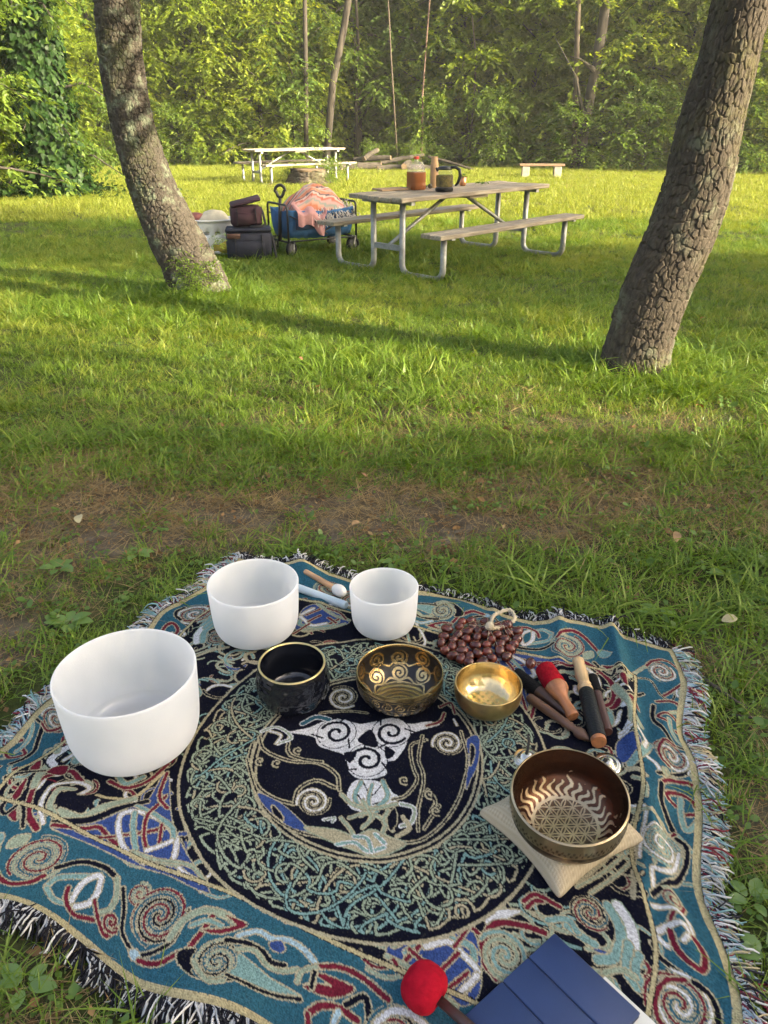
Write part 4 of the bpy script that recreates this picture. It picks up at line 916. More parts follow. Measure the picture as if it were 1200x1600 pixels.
for px, py, s, lab in [(518, 288, .42, 'weedy bush on the right side of the tree stump'), (452, 287, .28, 'small weedy bush on the left side of the tree stump'), (700, 256, .8, 'leafy brush growing beside the log pile'), (642, 262, .5, 'small brush in front of the log pile'), (585, 262, .55, 'weedy brush before the left half of the log pile'), (668, 258, .7, 'brush at the right half of the log pile'), (612, 254, .75, 'brush growing out of the middle of the log pile')]:
    q = at(px, py, .02); plant_tree('brush', 'brush', q.x, q.y, s, px, lab, 'bush')
LOGS = [((-1.3, 24.6, .16), (-.1, 25.1, .2), .17, 'thick log lying at the left end of the pile'), ((-.9, 25.2, .42), (.2, 25.0, .55), .13, 'upper log of the pile slanting up to the right'), ((-.2, 24.5, .13), (1.5, 24.9, .13), .14, 'long log lying lowest in the pile'), ((-.6, 24.9, .5), (-.2, 25.5, .85), .12, 'short log standing up on top of the pile'), ((.57, 24.2, .24), (.8, 25.8, .3), .15, 'log with its pale round sawn end facing the lawn'), ((1.3, 24.8, .6), (2.6, 24.3, .08), .06, 'thin pole leaning at the right of the pile'), ((-1.9, 24.2, .1), (-1.2, 24.1, .1), .11, 'short log half in the grass by the far picnic table'), ((-.1, 25.3, .3), (1.2, 25.6, .62), .10, 'slim log across the back of the pile')]
def logs():
    for k, (a, b, rad, lab) in enumerate(LOGS):
        a = Vector(a); b = Vector(b); a.z *= .62; b.z *= .62; rad *= .55
        root = empty('log', (a.x, a.y, a.z), 0, lab, 'log', 'logs of the brush pile'); d = b - a
        V, Fq = bark_trunk([Vector((0, 0, 0)), d * .5 + Vector((0, 0, .02)), d], [rad, rad * .96, rad * .9], 32, 30, 12, .2, .012, k, .0)
        link('bark', np_mesh('bark', V, Fq), M_BARKF, root)
        for q, s in ((Vector((0, 0, 0)), -1), (d, 1)):
            R = (d.normalized() * s).to_track_quat('Z', 'Y').to_matrix().to_4x4(); R.translation = q
            MB().lathe([(0, .004), (rad * .94, .003), (rad * .96, -.02)], 18, R).build('sawn_end', M_CUT, root, sharp=40)
logs()

# ------------------------------------------------------------------ tapestry blanket
LXm, LYm = 1.70, 1.42; NX, NY = 840, 700
COL = {'T': (.027, .098, .138), 'G': (.36, .32, .21), 'K': (.0055, .006, .013), 'R': (.135, .014, .028), 'W': (.56, .56, .57), 'A': (.18, .30, .28), 'B': (.035, .065, .20), 'S': (.27, .32, .23), 'H': (.42, .36, .20), 'L': (.30, .42, .48)}
CAN = np.zeros((NY, NX, 3), np.float32)
SX = NX / LXm; SY = NY / LYm
_jx = (rng.uniform(-1, 1, (NY, NX)) * 1.0); _jy = (rng.uniform(-1, 1, (NY, NX)) * 1.0)      # ragged woven edges, in cells
GX, GY = np.meshgrid(np.arange(NX), np.arange(NY)); GXm = (GX + .45 * _jx) / SX; GYm = (GY + .45 * _jy) / SY
def px2b(p):
    "photo pixel -> metres on the blanket"
    q = at(p[0], p[1], .012); u, v = inv_bil(np.array([q.x]), np.array([q.y])); return (float(u[0]) * LXm, float(v[0]) * LYm)
def smooth_line(pts, closed=False, sub=10):
    P_ = np.array(pts, float)
    if len(P_) < 3: return np.array([P_[0] + (P_[-1] - P_[0]) * t for t in np.linspace(0, 1, 12)])
    E = np.vstack([P_[-1], P_, P_[0], P_[1]]) if closed else np.vstack([2 * P_[0] - P_[1], P_, 2 * P_[-1] - P_[-2]])
    out = []
    for i in range(1, len(E) - 2):
        for t in np.linspace(0, 1, sub, endpoint=False):
            a, b, c, d = E[i - 1:i + 3]; out.append(.5 * (2 * b + (c - a) * t + (2 * a - 5 * b + 4 * c - d) * t * t + (3 * b - a - 3 * c + d) * t ** 3))
    out.append(E[-2]); return np.array(out)
def dist_to(L, m, w=None):
    "window of the canvas and the distance to polyline L; also parameter along it"
    x0 = max(0, int((L[:, 0].min() - m) * SX) - 1); x1 = min(NX, int((L[:, 0].max() + m) * SX) + 2); y0 = max(0, int((L[:, 1].min() - m) * SY) - 1); y1 = min(NY, int((L[:, 1].max() + m) * SY) + 2)
    if x1 <= x0 or y1 <= y0: return None
    X = GXm[y0:y1, x0:x1]; Y = GYm[y0:y1, x0:x1]; D = np.full(X.shape, 9.); T = np.zeros(X.shape); n = len(L) - 1
    for i in range(n):
        ax, ay = L[i]; bx, by = L[i + 1]; mm = m + .004
        i0 = max(0, int((min(ax, bx) - mm) * SX) - x0); i1 = int((max(ax, bx) + mm) * SX) + 2 - x0; j0 = max(0, int((min(ay, by) - mm) * SY) - y0); j1 = int((max(ay, by) + mm) * SY) + 2 - y0
        if i1 <= 0 or j1 <= 0: continue
        xs = X[j0:j1, i0:i1]; ys = Y[j0:j1, i0:i1]
        if xs.size == 0: continue
        dx, dy = bx - ax, by - ay; l2 = dx * dx + dy * dy + 1e-12; t = np.clip(((xs - ax) * dx + (ys - ay) * dy) / l2, 0, 1)
        d = np.hypot(xs - ax - t * dx, ys - ay - t * dy); Dv = D[j0:j1, i0:i1]; k = d < Dv; Dv[k] = d[k]; T[j0:j1, i0:i1][k] = ((i + t) / n)[k]
    return (y0, y1, x0, x1, D, T)
SYM = []        # everything drawn, for the half-turn copy
def stroke(L, c, w, oc='G', ow=.004, taper=False):
    ow = ow * .74; w = w * .74
    L = np.asarray(L); m = w / 2 + ow + .004; r_ = dist_to(L, m)
    if r_ is None: return
    y0, y1, x0, x1, D, T = r_; h = w / 2 * (np.sin(PI * np.clip(T, .06, .94)) ** .5 if taper else 1); A = CAN[y0:y1, x0:x1]
    if oc: A[D < h + ow] = COL[oc]
    A[D < h] = COL[c]
def poly(L, c, oc='G', ow=.004):
    L = np.asarray(L); x0 = max(0, int(L[:, 0].min() * SX) - 3); x1 = min(NX, int(L[:, 0].max() * SX) + 4); y0 = max(0, int(L[:, 1].min() * SY) - 3); y1 = min(NY, int(L[:, 1].max() * SY) + 4)
    if x1 <= x0 or y1 <= y0: return
    X = GXm[y0:y1, x0:x1]; Y = GYm[y0:y1, x0:x1]; ins = np.zeros(X.shape, bool); n = len(L)
    for i in range(n):
        ax, ay = L[i]; bx, by = L[(i + 1) % n]
        if ay == by: continue
        k = ((ay > Y) != (by > Y)) & (X < (bx - ax) * (Y - ay) / (by - ay) + ax); ins ^= k
    if oc: stroke(np.vstack([L, L[:1]]), oc, ow * 2, None, 0)
    CAN[y0:y1, x0:x1][ins] = COL[c]
def spiral(c, r0, turns, a0, sgn, cols, w, tail=None, oc='G'):
    "coil of interleaved bands"
    if len(cols) == 3: cols = cols.replace('S', 'T', 1)
    k = len(cols); pitch = r0 / turns / k; w = pitch * .50
    for j, cc in enumerate(cols):
        t = np.linspace(0, 1, int(26 * turns) + 4); a = a0 + sgn * t * turns * 2 * PI + j * 2 * PI / k; r = r0 * (1 - t * .96)
        stroke(np.stack([c[0] + r * np.cos(a), c[1] + r * np.sin(a)], -1), cc, w * 1.15, oc, pitch * .2 + .0006)
def parse(s): return [tuple(float(q) for q in p.split(',')) for p in s.split()]
class Pen:
    def __init__(s, ox, oy, sc, flip=False): s.o = (ox, oy, sc); s.flip = flip
    def pt(s, p):
        q = px2b((s.o[0] + p[0] / s.o[2], s.o[1] + p[1] / s.o[2])); return (LXm - q[0], LYm - q[1]) if s.flip else q
    def line(s, c, w, pts, oc='G', ow=.004, taper=False): stroke(smooth_line([s.pt(p) for p in parse(pts)]), c, w, oc, ow, taper)
    def fill(s, c, pts, oc='G', ow=.004): poly(smooth_line([s.pt(p) for p in parse(pts)], True, 6), c, oc, ow)
    def spi(s, c, r, turns, a0, sgn, cols, w, oc='G'): spiral(s.pt(parse(c)[0]), r, turns, a0 + (PI if s.flip else 0), sgn, cols, w, oc=oc)

def near_border(f):
    p = Pen(0, 1200, 2, f)
    p.spi('140,290', .060, 1.9, 2.0, 1, 'RSS', .007); p.line('R', .013, '25,230 12,320 40,370 100,372 150,350')
    p.fill('S', '50,245 70,215 115,210 95,240'); p.fill('A', '0,200 40,205 30,235 0,240')
    p.line('K', .014, '190,325 270,305 340,320 378,348'); p.line('S', .012, '378,350 378,400 355,440 320,455'); p.line('K', .009, '398,375 402,440 392,500 420,552')
    p.line('A', .014, '150,385 190,358 250,352 300,350'); p.line('A', .013, '150,390 165,430 215,442'); p.line('W', .014, '225,430 270,372 325,345 318,390 285,430 235,448')
    p.line('R', .012, '222,388 206,430 225,472 292,478'); p.line('R', .010, '305,420 312,480 330,515 372,490'); p.spi('357,475', .020, 1.5, .5, 1, 'R', .005)
    p.spi('452,388', .024, 1.7, 1.0, 1, 'RS', .005); p.line('R', .010, '448,420 430,470 450,510 500,518 535,500')
    p.spi('515,452', .056, 1.8, -.6, 1, 'KSR', .007); p.line('K', .010, '585,470 555,525 500,550 445,558'); p.fill('L', '410,545 438,545 438,572 412,570')
    p.line('R', .013, '435,572 500,588 575,565'); p.line('S', .016, '545,520 590,470 650,448 715,470 745,500'); p.line('R', .013, '672,470 640,515 605,552')
    p.fill('R', '640,505 700,522 775,502 715,470 745,500 690,508'); p.line('A', .010, '610,490 660,480 700,500')
    p.fill('K', '560,590 575,560 620,562 600,600 640,650 720,690 650,680 600,655'); p.spi('680,615', .046, 2.0, .4, -1, 'KSS', .006)
    p.line('S', .010, '610,600 640,680 690,690'); p.fill('A', '752,598 800,645 850,690 940,738 850,732 760,705 705,668 740,640'); p.line('K', .008, '705,668 780,715 850,738 935,742')
    p.line('K', .012, '715,545 770,560 820,590 850,630 890,640'); p.line('S', .009, '745,580 800,590 835,640 880,660 930,650'); p.line('L', .012, '750,535 810,525 850,548 900,555 950,585 985,625')
    p.fill('B', '845,565 880,560 890,590 860,592'); p.line('R', .012, '985,638 1060,630 1130,655 1215,715'); p.line('S', .010, '930,690 945,655 990,640'); p.fill('R', '985,655 1108,685 1040,722 950,702 1000,690 1040,690')
    p.line('K', .010, '975,700 985,655'); p.line('R', .014, '955,782 1000,752 1060,748 1120,778'); p.line('K', .013, '1085,735 1140,710 1155,760 1150,810'); p.line('L', .012, '1060,760 1040,800 1030,860')
    # further along, towards the near corner
    p.line('R', .012, '955,782 960,830 1020,850'); p.spi('1245,830', .055, 1.8, 1, 1, 'KSR', .007); p.line('W', .013, '1180,780 1230,745 1290,760 1340,800'); p.line('R', .012, '1330,860 1400,840 1460,880'); p.spi('1420,930', .055, 1.8, 1, 1, 'RSS', .007)
def right_border(f):
    p = Pen(940, 980, 4.615, f)
    p.spi('385,330', .040, 1.8, 3.4, 1, 'RWS', .006); p.line('R', .010, '285,300 330,262 420,250 500,290 548,370 510,430 420,500'); p.line('S', .008, '165,420 230,340 280,300')
    p.line('K', .004, '215,385 320,395 400,490 480,530 492,470', 'G', .003); p.spi('545,492', .021, 1.5, .5, -1, 'SW', .005); p.line('S', .008, '590,505 575,575 490,622')
    p.line('R', .010, '390,545 470,535 540,565 600,640 605,715 540,752'); p.line('R', .010, '490,712 412,670 470,635 550,668 590,730'); p.line('K', .014, '372,580 380,690 440,770 492,858')
    p.line('A', .011, '490,680 505,770 575,860 630,820 605,745'); p.spi('465,948', .042, 1.7, 3.6, 1, 'RWS', .007); p.line('R', .009, '520,880 440,850 385,910 390,980 440,1015')
    p.line('K', .010, '535,880 620,910 665,965 600,1030 480,1060 360,1092'); p.spi('425,1062', .016, 1.2, 0, 1, 'S', .005); p.spi('620,1064', .016, 1.2, 0, 1, 'SW', .005)
    p.line('R', .010, '395,1135 450,1100 560,1095 640,1130 675,1200 650,1290 570,1310'); p.line('R', .011, '490,1255 425,1205 500,1168 590,1205 635,1270'); p.line('K', .014, '385,1150 395,1250 445,1340 512,1455')
    p.line('A', .014, '520,1205 540,1320 600,1450 655,1340 660,1280')
    p = Pen(940, 1280, 4.615, f)
    p.spi('455,215', .044, 1.7, 2.6, -1, 'AWA', .007); p.line('W', .009, '580,240 560,330 480,385 395,375 385,430 380,520'); p.fill('R', '515,85 540,95 535,125 508,115')
    p.line('K', .012, '545,130 620,200 635,300 570,410 450,490 360,555'); p.spi('515,568', .024, 1.8, .8, 1, 'RS', .0045); p.line('R', .008, '590,600 560,640 490,660 440,735')
    p.line('W', .009, '348,632 480,632 570,690 580,790 500,872'); p.line('W', .012, '322,825 420,765 530,742 555,790'); p.line('W', .011, '322,825 370,880 400,905')
    p.line('R', .014, '430,800 455,920 540,1025 615,1050 640,940 590,840'); p.line('K', .012, '300,900 340,985 420,1050 505,1112'); p.fill('R', '490,1115 540,1120 535,1170 488,1160')
    p.spi('480,1310', .058, 1.8, 2.4, 1, 'RWS', .009); p.line('R', .010, '500,1130 380,1150 330,1270 360,1420 470,1510'); p.line('K', .013, '555,1150 660,1220 725,1340 745,1480')
def spandrel(f):
    # left swirl field
    p = Pen(0, 1100, 3, f)
    p.fill('B', '260,580 420,560 560,520 700,470 790,330 830,600 980,860 960,880 800,800 600,740 430,660')
    p.line('H', .012, '470,440 530,455 650,440 770,330', None); p.line('S', .022, '300,520 400,545 520,500 640,455'); p.line('K', .020, '280,560 420,555 560,520 700,470')
    p.line('R', .017, '200,590 160,520 175,420 250,340 330,315 390,370', 'G'); p.line('S', .022, '180,400 230,270 300,200'); p.line('W', .011, '225,565 215,480 270,410 360,375 430,400 400,440')
    p.line('S', .016, '280,540 255,490 300,430 360,420'); p.fill('R', '75,440 135,370 140,385 110,440'); p.fill('R', '70,520 105,480 110,550'); p.line('G', .006, '20,470 60,440 110,480 120,540'); p.line('K', .010, '70,430 40,480 60,510 130,470 140,580')
    p.line('R', .012, '520,370 600,400 700,370 790,290'); p.line('A', .014, '560,345 600,380 680,350')
    p.line('R', .012, '270,575 400,590 480,585 530,640 600,690'); p.line('R', .008, '380,600 460,630 600,625 820,600'); p.line('W', .013, '690,745 600,690 570,600 590,540 680,535 790,580 840,650 830,720')
    p.line('A', .014, '650,540 640,600 650,690'); p.line('A', .013, '660,500 740,540 820,600 830,640'); p.line('R', .010, '700,690 690,620 715,540 790,440'); p.line('R', .008, '760,660 775,590'); p.line('W', .010, '700,690 820,655'); p.line('S', .010, '640,700 760,740 850,760')
    p.line('W', .008, '850,770 900,810 960,840'); p.line('R', .010, '790,330 760,440 800,500'); p.line('S', .008, '730,730 900,760 980,850')
    # swirl field by the near right corner
    p = Pen(600, 1200, 2, f)
    p.fill('W', '310,480 340,450 420,450 380,470 330,500'); p.line('R', .016, '490,520 420,495 340,490 300,540 295,600 340,660'); p.line('R', .012, '440,440 460,420 490,420'); p.spi('365,590', .05, 1.6, .3, 1, 'SA', .011)
    p.spi('632,460', .038, 1.6, .6, 1, 'RKS', .007); p.line('A', .02, '560,500 610,540 640,560'); p.line('A', .024, '690,440 720,520 700,600 650,610'); p.line('W', .026, '720,440 750,500 755,560', 'S'); p.line('A', .022, '740,560 735,640 770,690')
    p.line('A', .015, '500,480 560,480 590,520'); p.line('S', .012, '620,640 680,660 700,720'); p.line('A', .018, '770,590 760,640 790,690'); p.line('S', .012, '670,650 720,640 760,660')
    p.line('R', .012, '430,420 470,400 540,440'); p.line('G', .008, '540,380 640,340 760,240 800,150'); p.line('S', .006, '600,380 700,330 790,260'); p.line('S', .006, '640,400 740,340 800,290'); p.line('G', .007, '770,420 790,330 800,260')
    p.fill('B', '0,570 60,545 180,530 270,520 290,680 250,740 180,700 60,640'); p.line('A', .015, '60,580 120,535 190,535 260,560 270,600'); p.line('W', .013, '120,560 190,545 240,590 280,640 240,700'); p.line('R', .010, '60,600 100,560'); p.line('R', .010, '70,570 120,610'); p.line('R', .010, '170,630 220,580'); p.line('R', .009, '190,690 250,640')
    p.line('S', .010, '20,560 120,520 240,510'); p.line('R', .009, '210,560 240,520 270,480'); p.line('W', .012, '230,700 280,650'); p.line('S', .010, '0,590 100,640 220,740'); p.line('R', .008, '20,600 70,660 150,700')
    # upper right: white and blue waves beside the right border
    p = Pen(940, 980, 4.615, f)
    p.line('W', .026, '150,620 215,660 210,740 130,830', 'K', .006); p.fill('R', '190,580 235,570 275,650'); p.line('K', .010, '145,570 240,530 290,500'); p.fill('B', '90,880 150,830 230,850 260,950 160,1010 100,980'); p.line('A', .024, '180,1030 270,950 320,890'); p.line('W', .010, '120,800 230,790 300,860 280,920'); p.line('S', .02, '280,760 240,720'); p.line('W', .012, '30,740 100,720 130,660'); p.fill('R', '30,560 120,560 130,610 60,620')
    p.line('G', .010, '160,1060 230,1080 280,1120'); p.line('S', .008, '200,1120 280,1180 300,1280'); p.fill('A', '20,640 70,650 80,720 40,740'); p.line('R', .008, '0,880 40,900 60,960'); p.line('S', .009, '220,1340 270,1400 240,1470')
def centre_disc():
    p = Pen(370, 1080, 3)
    # white three-armed whorl with black coils
    arms = ('460,205', '715,200', '610,335')
    p.fill('W', '240,205 330,180 400,150 470,135 560,165 640,150 720,140 800,160 890,150 940,165 860,190 800,215 785,270 745,330 700,345 705,400 660,420 600,425 540,400 515,350 500,310 440,285 380,265 355,225 300,215', 'K', .003)
    for c in arms: q = p.pt(parse(c)[0]); poly(np.array([(q[0] + .052 * math.cos(t), q[1] + .052 * math.sin(t)) for t in np.linspace(0, 6.2, 22)]), 'W', 'K', .003)
    p.fill('K', '560,238 618,190 655,255 640,275 590,262', None); p.fill('K', '500,300 560,300 530,350', None); p.fill('K', '690,270 740,300 700,330', None)
    for c, a0, sg in (('460,205', 3.2, 1), ('715,200', .2, 1), ('610,335', 2.8, 1)):
        q = p.pt(parse(c)[0])
        t = np.linspace(0, 1, 34); a_ = a0 + sg * t * 8.6; rr2 = .044 * (1 - t * .82); stroke(np.stack([q[0] + rr2 * np.cos(a_), q[1] + rr2 * np.sin(a_)], -1), 'K', .0125, None, 0)
        for k in range(3): b0 = a0 + 1.2 + k * 2.1; stroke(np.array([(q[0] + .040 * math.cos(b0), q[1] + .040 * math.sin(b0)), (q[0] + .066 * math.cos(b0 + .35), q[1] + .066 * math.sin(b0 + .35))]), 'K', .007, None, 0)
    p.fill('W', '560,430 640,430 700,450 740,490 770,510 740,545 690,560 610,575 540,550 525,490', 'K', .003); p.line('K', .004, '600,440 640,500 690,450', None, 0); p.line('K', .004, '560,470 620,540 720,520', None, 0)
    for s in ('100,225 130,290 250,340 380,350 470,400 490,470', '70,260 60,350 110,460 200,520 280,540', '280,540 300,470 380,430 470,460', '240,230 240,300 300,330 400,345'): p.line('K', .006, s, 'G', .005)
    for c, r_, t, s in (('370,525', .040, 2.0, 1), ('980,255', .042, 2.0, 1)): p.spi(c, r_, t, 2.5, s, 'WK', .006)
    for s in ('880,240 810,270 830,380 850,430 800,500 740,520', '860,220 850,330 880,430 860,560 860,660', '1040,200 1080,330 1060,480 980,620 860,710 700,720', '960,540 920,600 890,650', '50,330 90,450 160,580 300,670 450,700', '900,470 940,520 920,570'): p.line('K', .005, s, 'G', .0045)
    for c in ('285,290', '190,350', '110,338', '790,430', '910,490', '945,565'): p.spi(c, .014, 1.3, .8, 1, 'G', .005, 'K')
    p.fill('B', '110,490 200,530 270,580 330,640 340,670 250,640 160,570', 'G', .003); p.fill('K', '180,550 220,590 230,620 190,590'); p.fill('B', '1070,240 1120,220 1130,330 1100,430 1080,470 1085,330', 'G', .003); p.fill('K', '1090,260 1110,290 1095,360')
    p.line('A', .012, '590,435 562,500 600,558 668,572', 'G', .003); p.line('A', .013, '690,435 716,505 668,552 590,590', 'G', .003); p.line('A', .010, '642,450 628,520 652,600', 'G', .003)
    for s in ('500,490 560,540 650,560 760,540', '540,600 620,580 700,620 690,700', '500,600 540,650 560,690', '600,520 640,600 600,650', '720,570 700,620 740,660'): p.line('S', .009, s, 'G', .004)
    p.fill('G', '330,650 480,660 560,690 640,660 720,690 800,730 660,780 540,750 440,710', 'S', .004)
    for s in ('480,730 560,720 620,760 700,740', '560,690 620,700 640,760', '660,680 700,720'): p.line('A', .010, s, 'W', .003)
    p.fill('K', '720,600 750,560 760,620 730,660'); p.line('S', .009, '780,540 840,560 830,620 780,640', 'W', .004); p.line('G', .008, '790,600 820,650 760,690'); p.line('S', .008, '110,200 180,180 250,230 190,260', 'W', .004); p.line('W', .006, '150,200 200,220 180,260'); p.line('T', .018, '300,160 360,130 420,140', 'W', .004)
    p.line('R', .008, '940,80 990,60 1010,110'); p.line('R', .009, '880,170 940,150 960,110'); p.spi('490,35', .045, 1.8, .5, 1, 'WK', .006); p.line('K', .005, '380,110 480,100 600,110', 'G', .004)
    p.line('W', .006, '1005,140 1020,170', 'G', .003); p.line('S', .006, '420,610 470,600 460,620', 'W', .003)
def paint():
    X, Y = GXm, GYm
    CAN[:] = COL['K']
    bu0, bu1, bv0, bv1 = .125, .140, .19, .215           # border widths: left, right, far, near
    inb = (X > bu0) & (X < LXm - bu1) & (Y > bv0) & (Y < LYm - bv1)
    CAN[~inb] = COL['T']
    cx, cy = px2b((590, 1203)); cx = .5 * (cx + LXm / 2); cy = .5 * (cy + LYm / 2)
    R = np.hypot(X - cx, Y - cy)
    # dense small interlace that fills the field between border and medallion
    r = np.random.default_rng(33)
    for k in range(520):
        q = (r.uniform(bu0, LXm - bu1), r.uniform(bv0, LYm - bv1))
        if math.hypot(q[0] - cx, q[1] - cy) < .45: continue
        rad = r.uniform(.018, .05); tt = np.linspace(0, r.uniform(1.8, 4.5), 14) + r.uniform(0, 6.28); ec = r.uniform(.5, 1)
        stroke(np.stack([q[0] + rad * np.cos(tt), q[1] + rad * ec * np.sin(tt)], -1), 'SASARBGKKW'[int(r.integers(10))], r.uniform(.005, .011), 'G' if r.uniform() < .75 else 'K', .003)
    spandrel(False); spandrel(True)
    # mid-side fillers
    for k, (ux, uy) in enumerate([(.5, .155), (.10, .5), (.9, .5)]):
        c = (ux * LXm, uy * LYm)
        for q in range(7):
            a = q * .9 + k; stroke(smooth_line([(c[0] - .14 + .04 * q, c[1] - .05), (c[0] - .09 + .045 * q, c[1] + .05 * math.sin(a)), (c[0] - .05 + .03 * q, c[1] + .07)]), 'RSAWSGA'[q], .008, 'G', .003)
    near_border(False); near_border(True); right_border(False); right_border(True)
    # inner gold lines of the border, hem
    for a, b in (((bu0, bv0), (LXm - bu1, bv0)), ((LXm - bu1, bv0), (LXm - bu1, LYm - bv1)), ((LXm - bu1, LYm - bv1), (bu0, LYm - bv1)), ((bu0, LYm - bv1), (bu0, bv0))):
        a = np.array(a); b = np.array(b); n = np.array([b[1] - a[1], a[0] - b[0]]); n = n / np.linalg.norm(n)
        t = np.linspace(0, 1, 24)[:, None]; L = a + (b - a) * t + n * (.006 * np.sin(t * 19)); stroke(L, 'H', .011, 'K', .002)
    hem = np.minimum(np.minimum(X, LXm - X) * 1.0, np.minimum(Y, LYm - Y)); CAN[hem < .019] = COL['H']
    # medallion
    CAN[R < .475] = COL['G']; CAN[R < .468] = COL['K']
    r = np.random.default_rng(12); ring = []
    Th = np.linspace(0, 2 * PI, 240)
    def pol(rad, a): return np.stack([cx + rad * np.cos(a), cy + rad * np.sin(a)], -1)
    for k in range(8):
        ring.append(pol(.375 + .064 * np.sin((9 + k % 3) * Th + k * PI / 4) + .010 * np.sin(23 * Th + k), Th + .07 * np.sin(15 * Th + k * 2)))
    for rb, kk in ((.433, 26), (.372, 20), (.322, 17)):
        for ph in (0, PI): ring.append(pol(rb + .021 * np.sin(kk * Th + ph) , Th + .03 * np.sin(kk * 2 * Th + ph + 1)))
    segs = []
    for L in ring:
        for s in range(0, 240, 12): segs.append(L[s:s + 14])
    for k in range(260):
        a = r.uniform(0, 2 * PI); rad = r.uniform(.312, .445); c = (cx + rad * math.cos(a), cy + rad * math.sin(a)); q = r.uniform(.011, .026); tt = np.linspace(0, r.uniform(2.6, 5.5), 14) + r.uniform(0, 6)
        segs.append(np.stack([c[0] + q * np.cos(tt), c[1] + q * np.sin(tt)], -1))
    order = r.permutation(len(segs))
    for k in order: stroke(segs[k], 'SGSASS'[int(r.integers(6))], .0072, 'K', .0030)
    CAN[(R > .4565) & (R < .468)] = COL['K']
    CAN[R < .302] = COL['G']; CAN[R < .296] = COL['K']; CAN[R < .290] = COL['G']; CAN[R < .284] = COL['K']
    centre_disc()
    # yarn: fleck each stitch, and let single off-colour stitches through
    CAN[:] *= (1 + .42 * rng.uniform(-1, 1, (NY, NX, 1))); 
    k = rng.uniform(size=(NY, NX)) < .03; CAN[k] = CAN[k] * .8 + .2 * np.array(COL['G']) * .4
    k = (GY % 2 == 0); CAN[k] *= .86
    np.clip(CAN, .003, .85, out=CAN)
paint()
FLAT = [(-.625, 1.465, .17), (-.388, 1.93, .14), (0, 1.952, .11), (-.243, 1.62, .10), (.042, 1.618, .11), (.274, 1.584, .09), (.38, 1.19, .16), (.30, .84, .24)]
def bl_z(x, y, u, v):
    ridge = lambda a, b, w, h: h * np.exp(-(((x - a[0]) * (b[1] - a[1]) - (y - a[1]) * (b[0] - a[0])) / math.hypot(b[0] - a[0], b[1] - a[1]) / w) ** 2) * np.exp(-np.maximum(0, np.abs(((x - a[0]) * (b[0] - a[0]) + (y - a[1]) * (b[1] - a[1])) / ((b[0] - a[0]) ** 2 + (b[1] - a[1]) ** 2) - .5) - .5) ** 2 * 40)
    z = ridge((.70, 1.95), (.63, 1.45), .022, .030) + ridge((.72, 1.5), (.50, 1.0), .03, .018) + ridge((.36, 2.05), (.30, 1.78), .025, .016) + ridge((-.9, 1.35), (-.35, 1.15), .035, .014) + ridge((.60, 1.3), (.56, .8), .02, .014) + ridge((-.3, 2.35), (-.2, 2.1), .03, .016) + ridge((.55, 2.0), (.5, 1.75), .02, .014) + ridge((.1, 1.35), (.35, 1.28), .02, .008)
    z = z + .020 * (fbm(x * 3.1, y * 3.1, 50, 3) - .5) + .012 * (fbm(x * 8, y * 8, 53, 2) - .5)
    e = np.minimum(np.minimum(u, 1 - u) * LXm, np.minimum(v, 1 - v) * LYm); s = np.where(u < v, u, v)
    z = z + .012 * np.exp(-(e / .06) ** 2) * (np.sin(x * 21 + y * 17) + .6 * np.sin(x * 9 - y * 31))
    for cx, cy, r_ in FLAT:
        d = np.hypot(x - cx, y - cy); k = smooth01(d, r_ * .85, r_ * 1.35); z = np.minimum(z, 0) * (1 - k) * .2 + z * k if False else z * k
    return .018 + np.maximum(z, -.008)
def bl_xy(u, v):
    x, y = bil(u, v); e = np.exp(-(np.minimum(np.minimum(u, 1 - u), np.minimum(v, 1 - v)) / .12) ** 2)
    return x + e * .016 * np.sin(y * 13 + x * 5) + .006 * np.sin(y * 9), y + e * .018 * np.sin(x * 12 - y * 4 + 1)
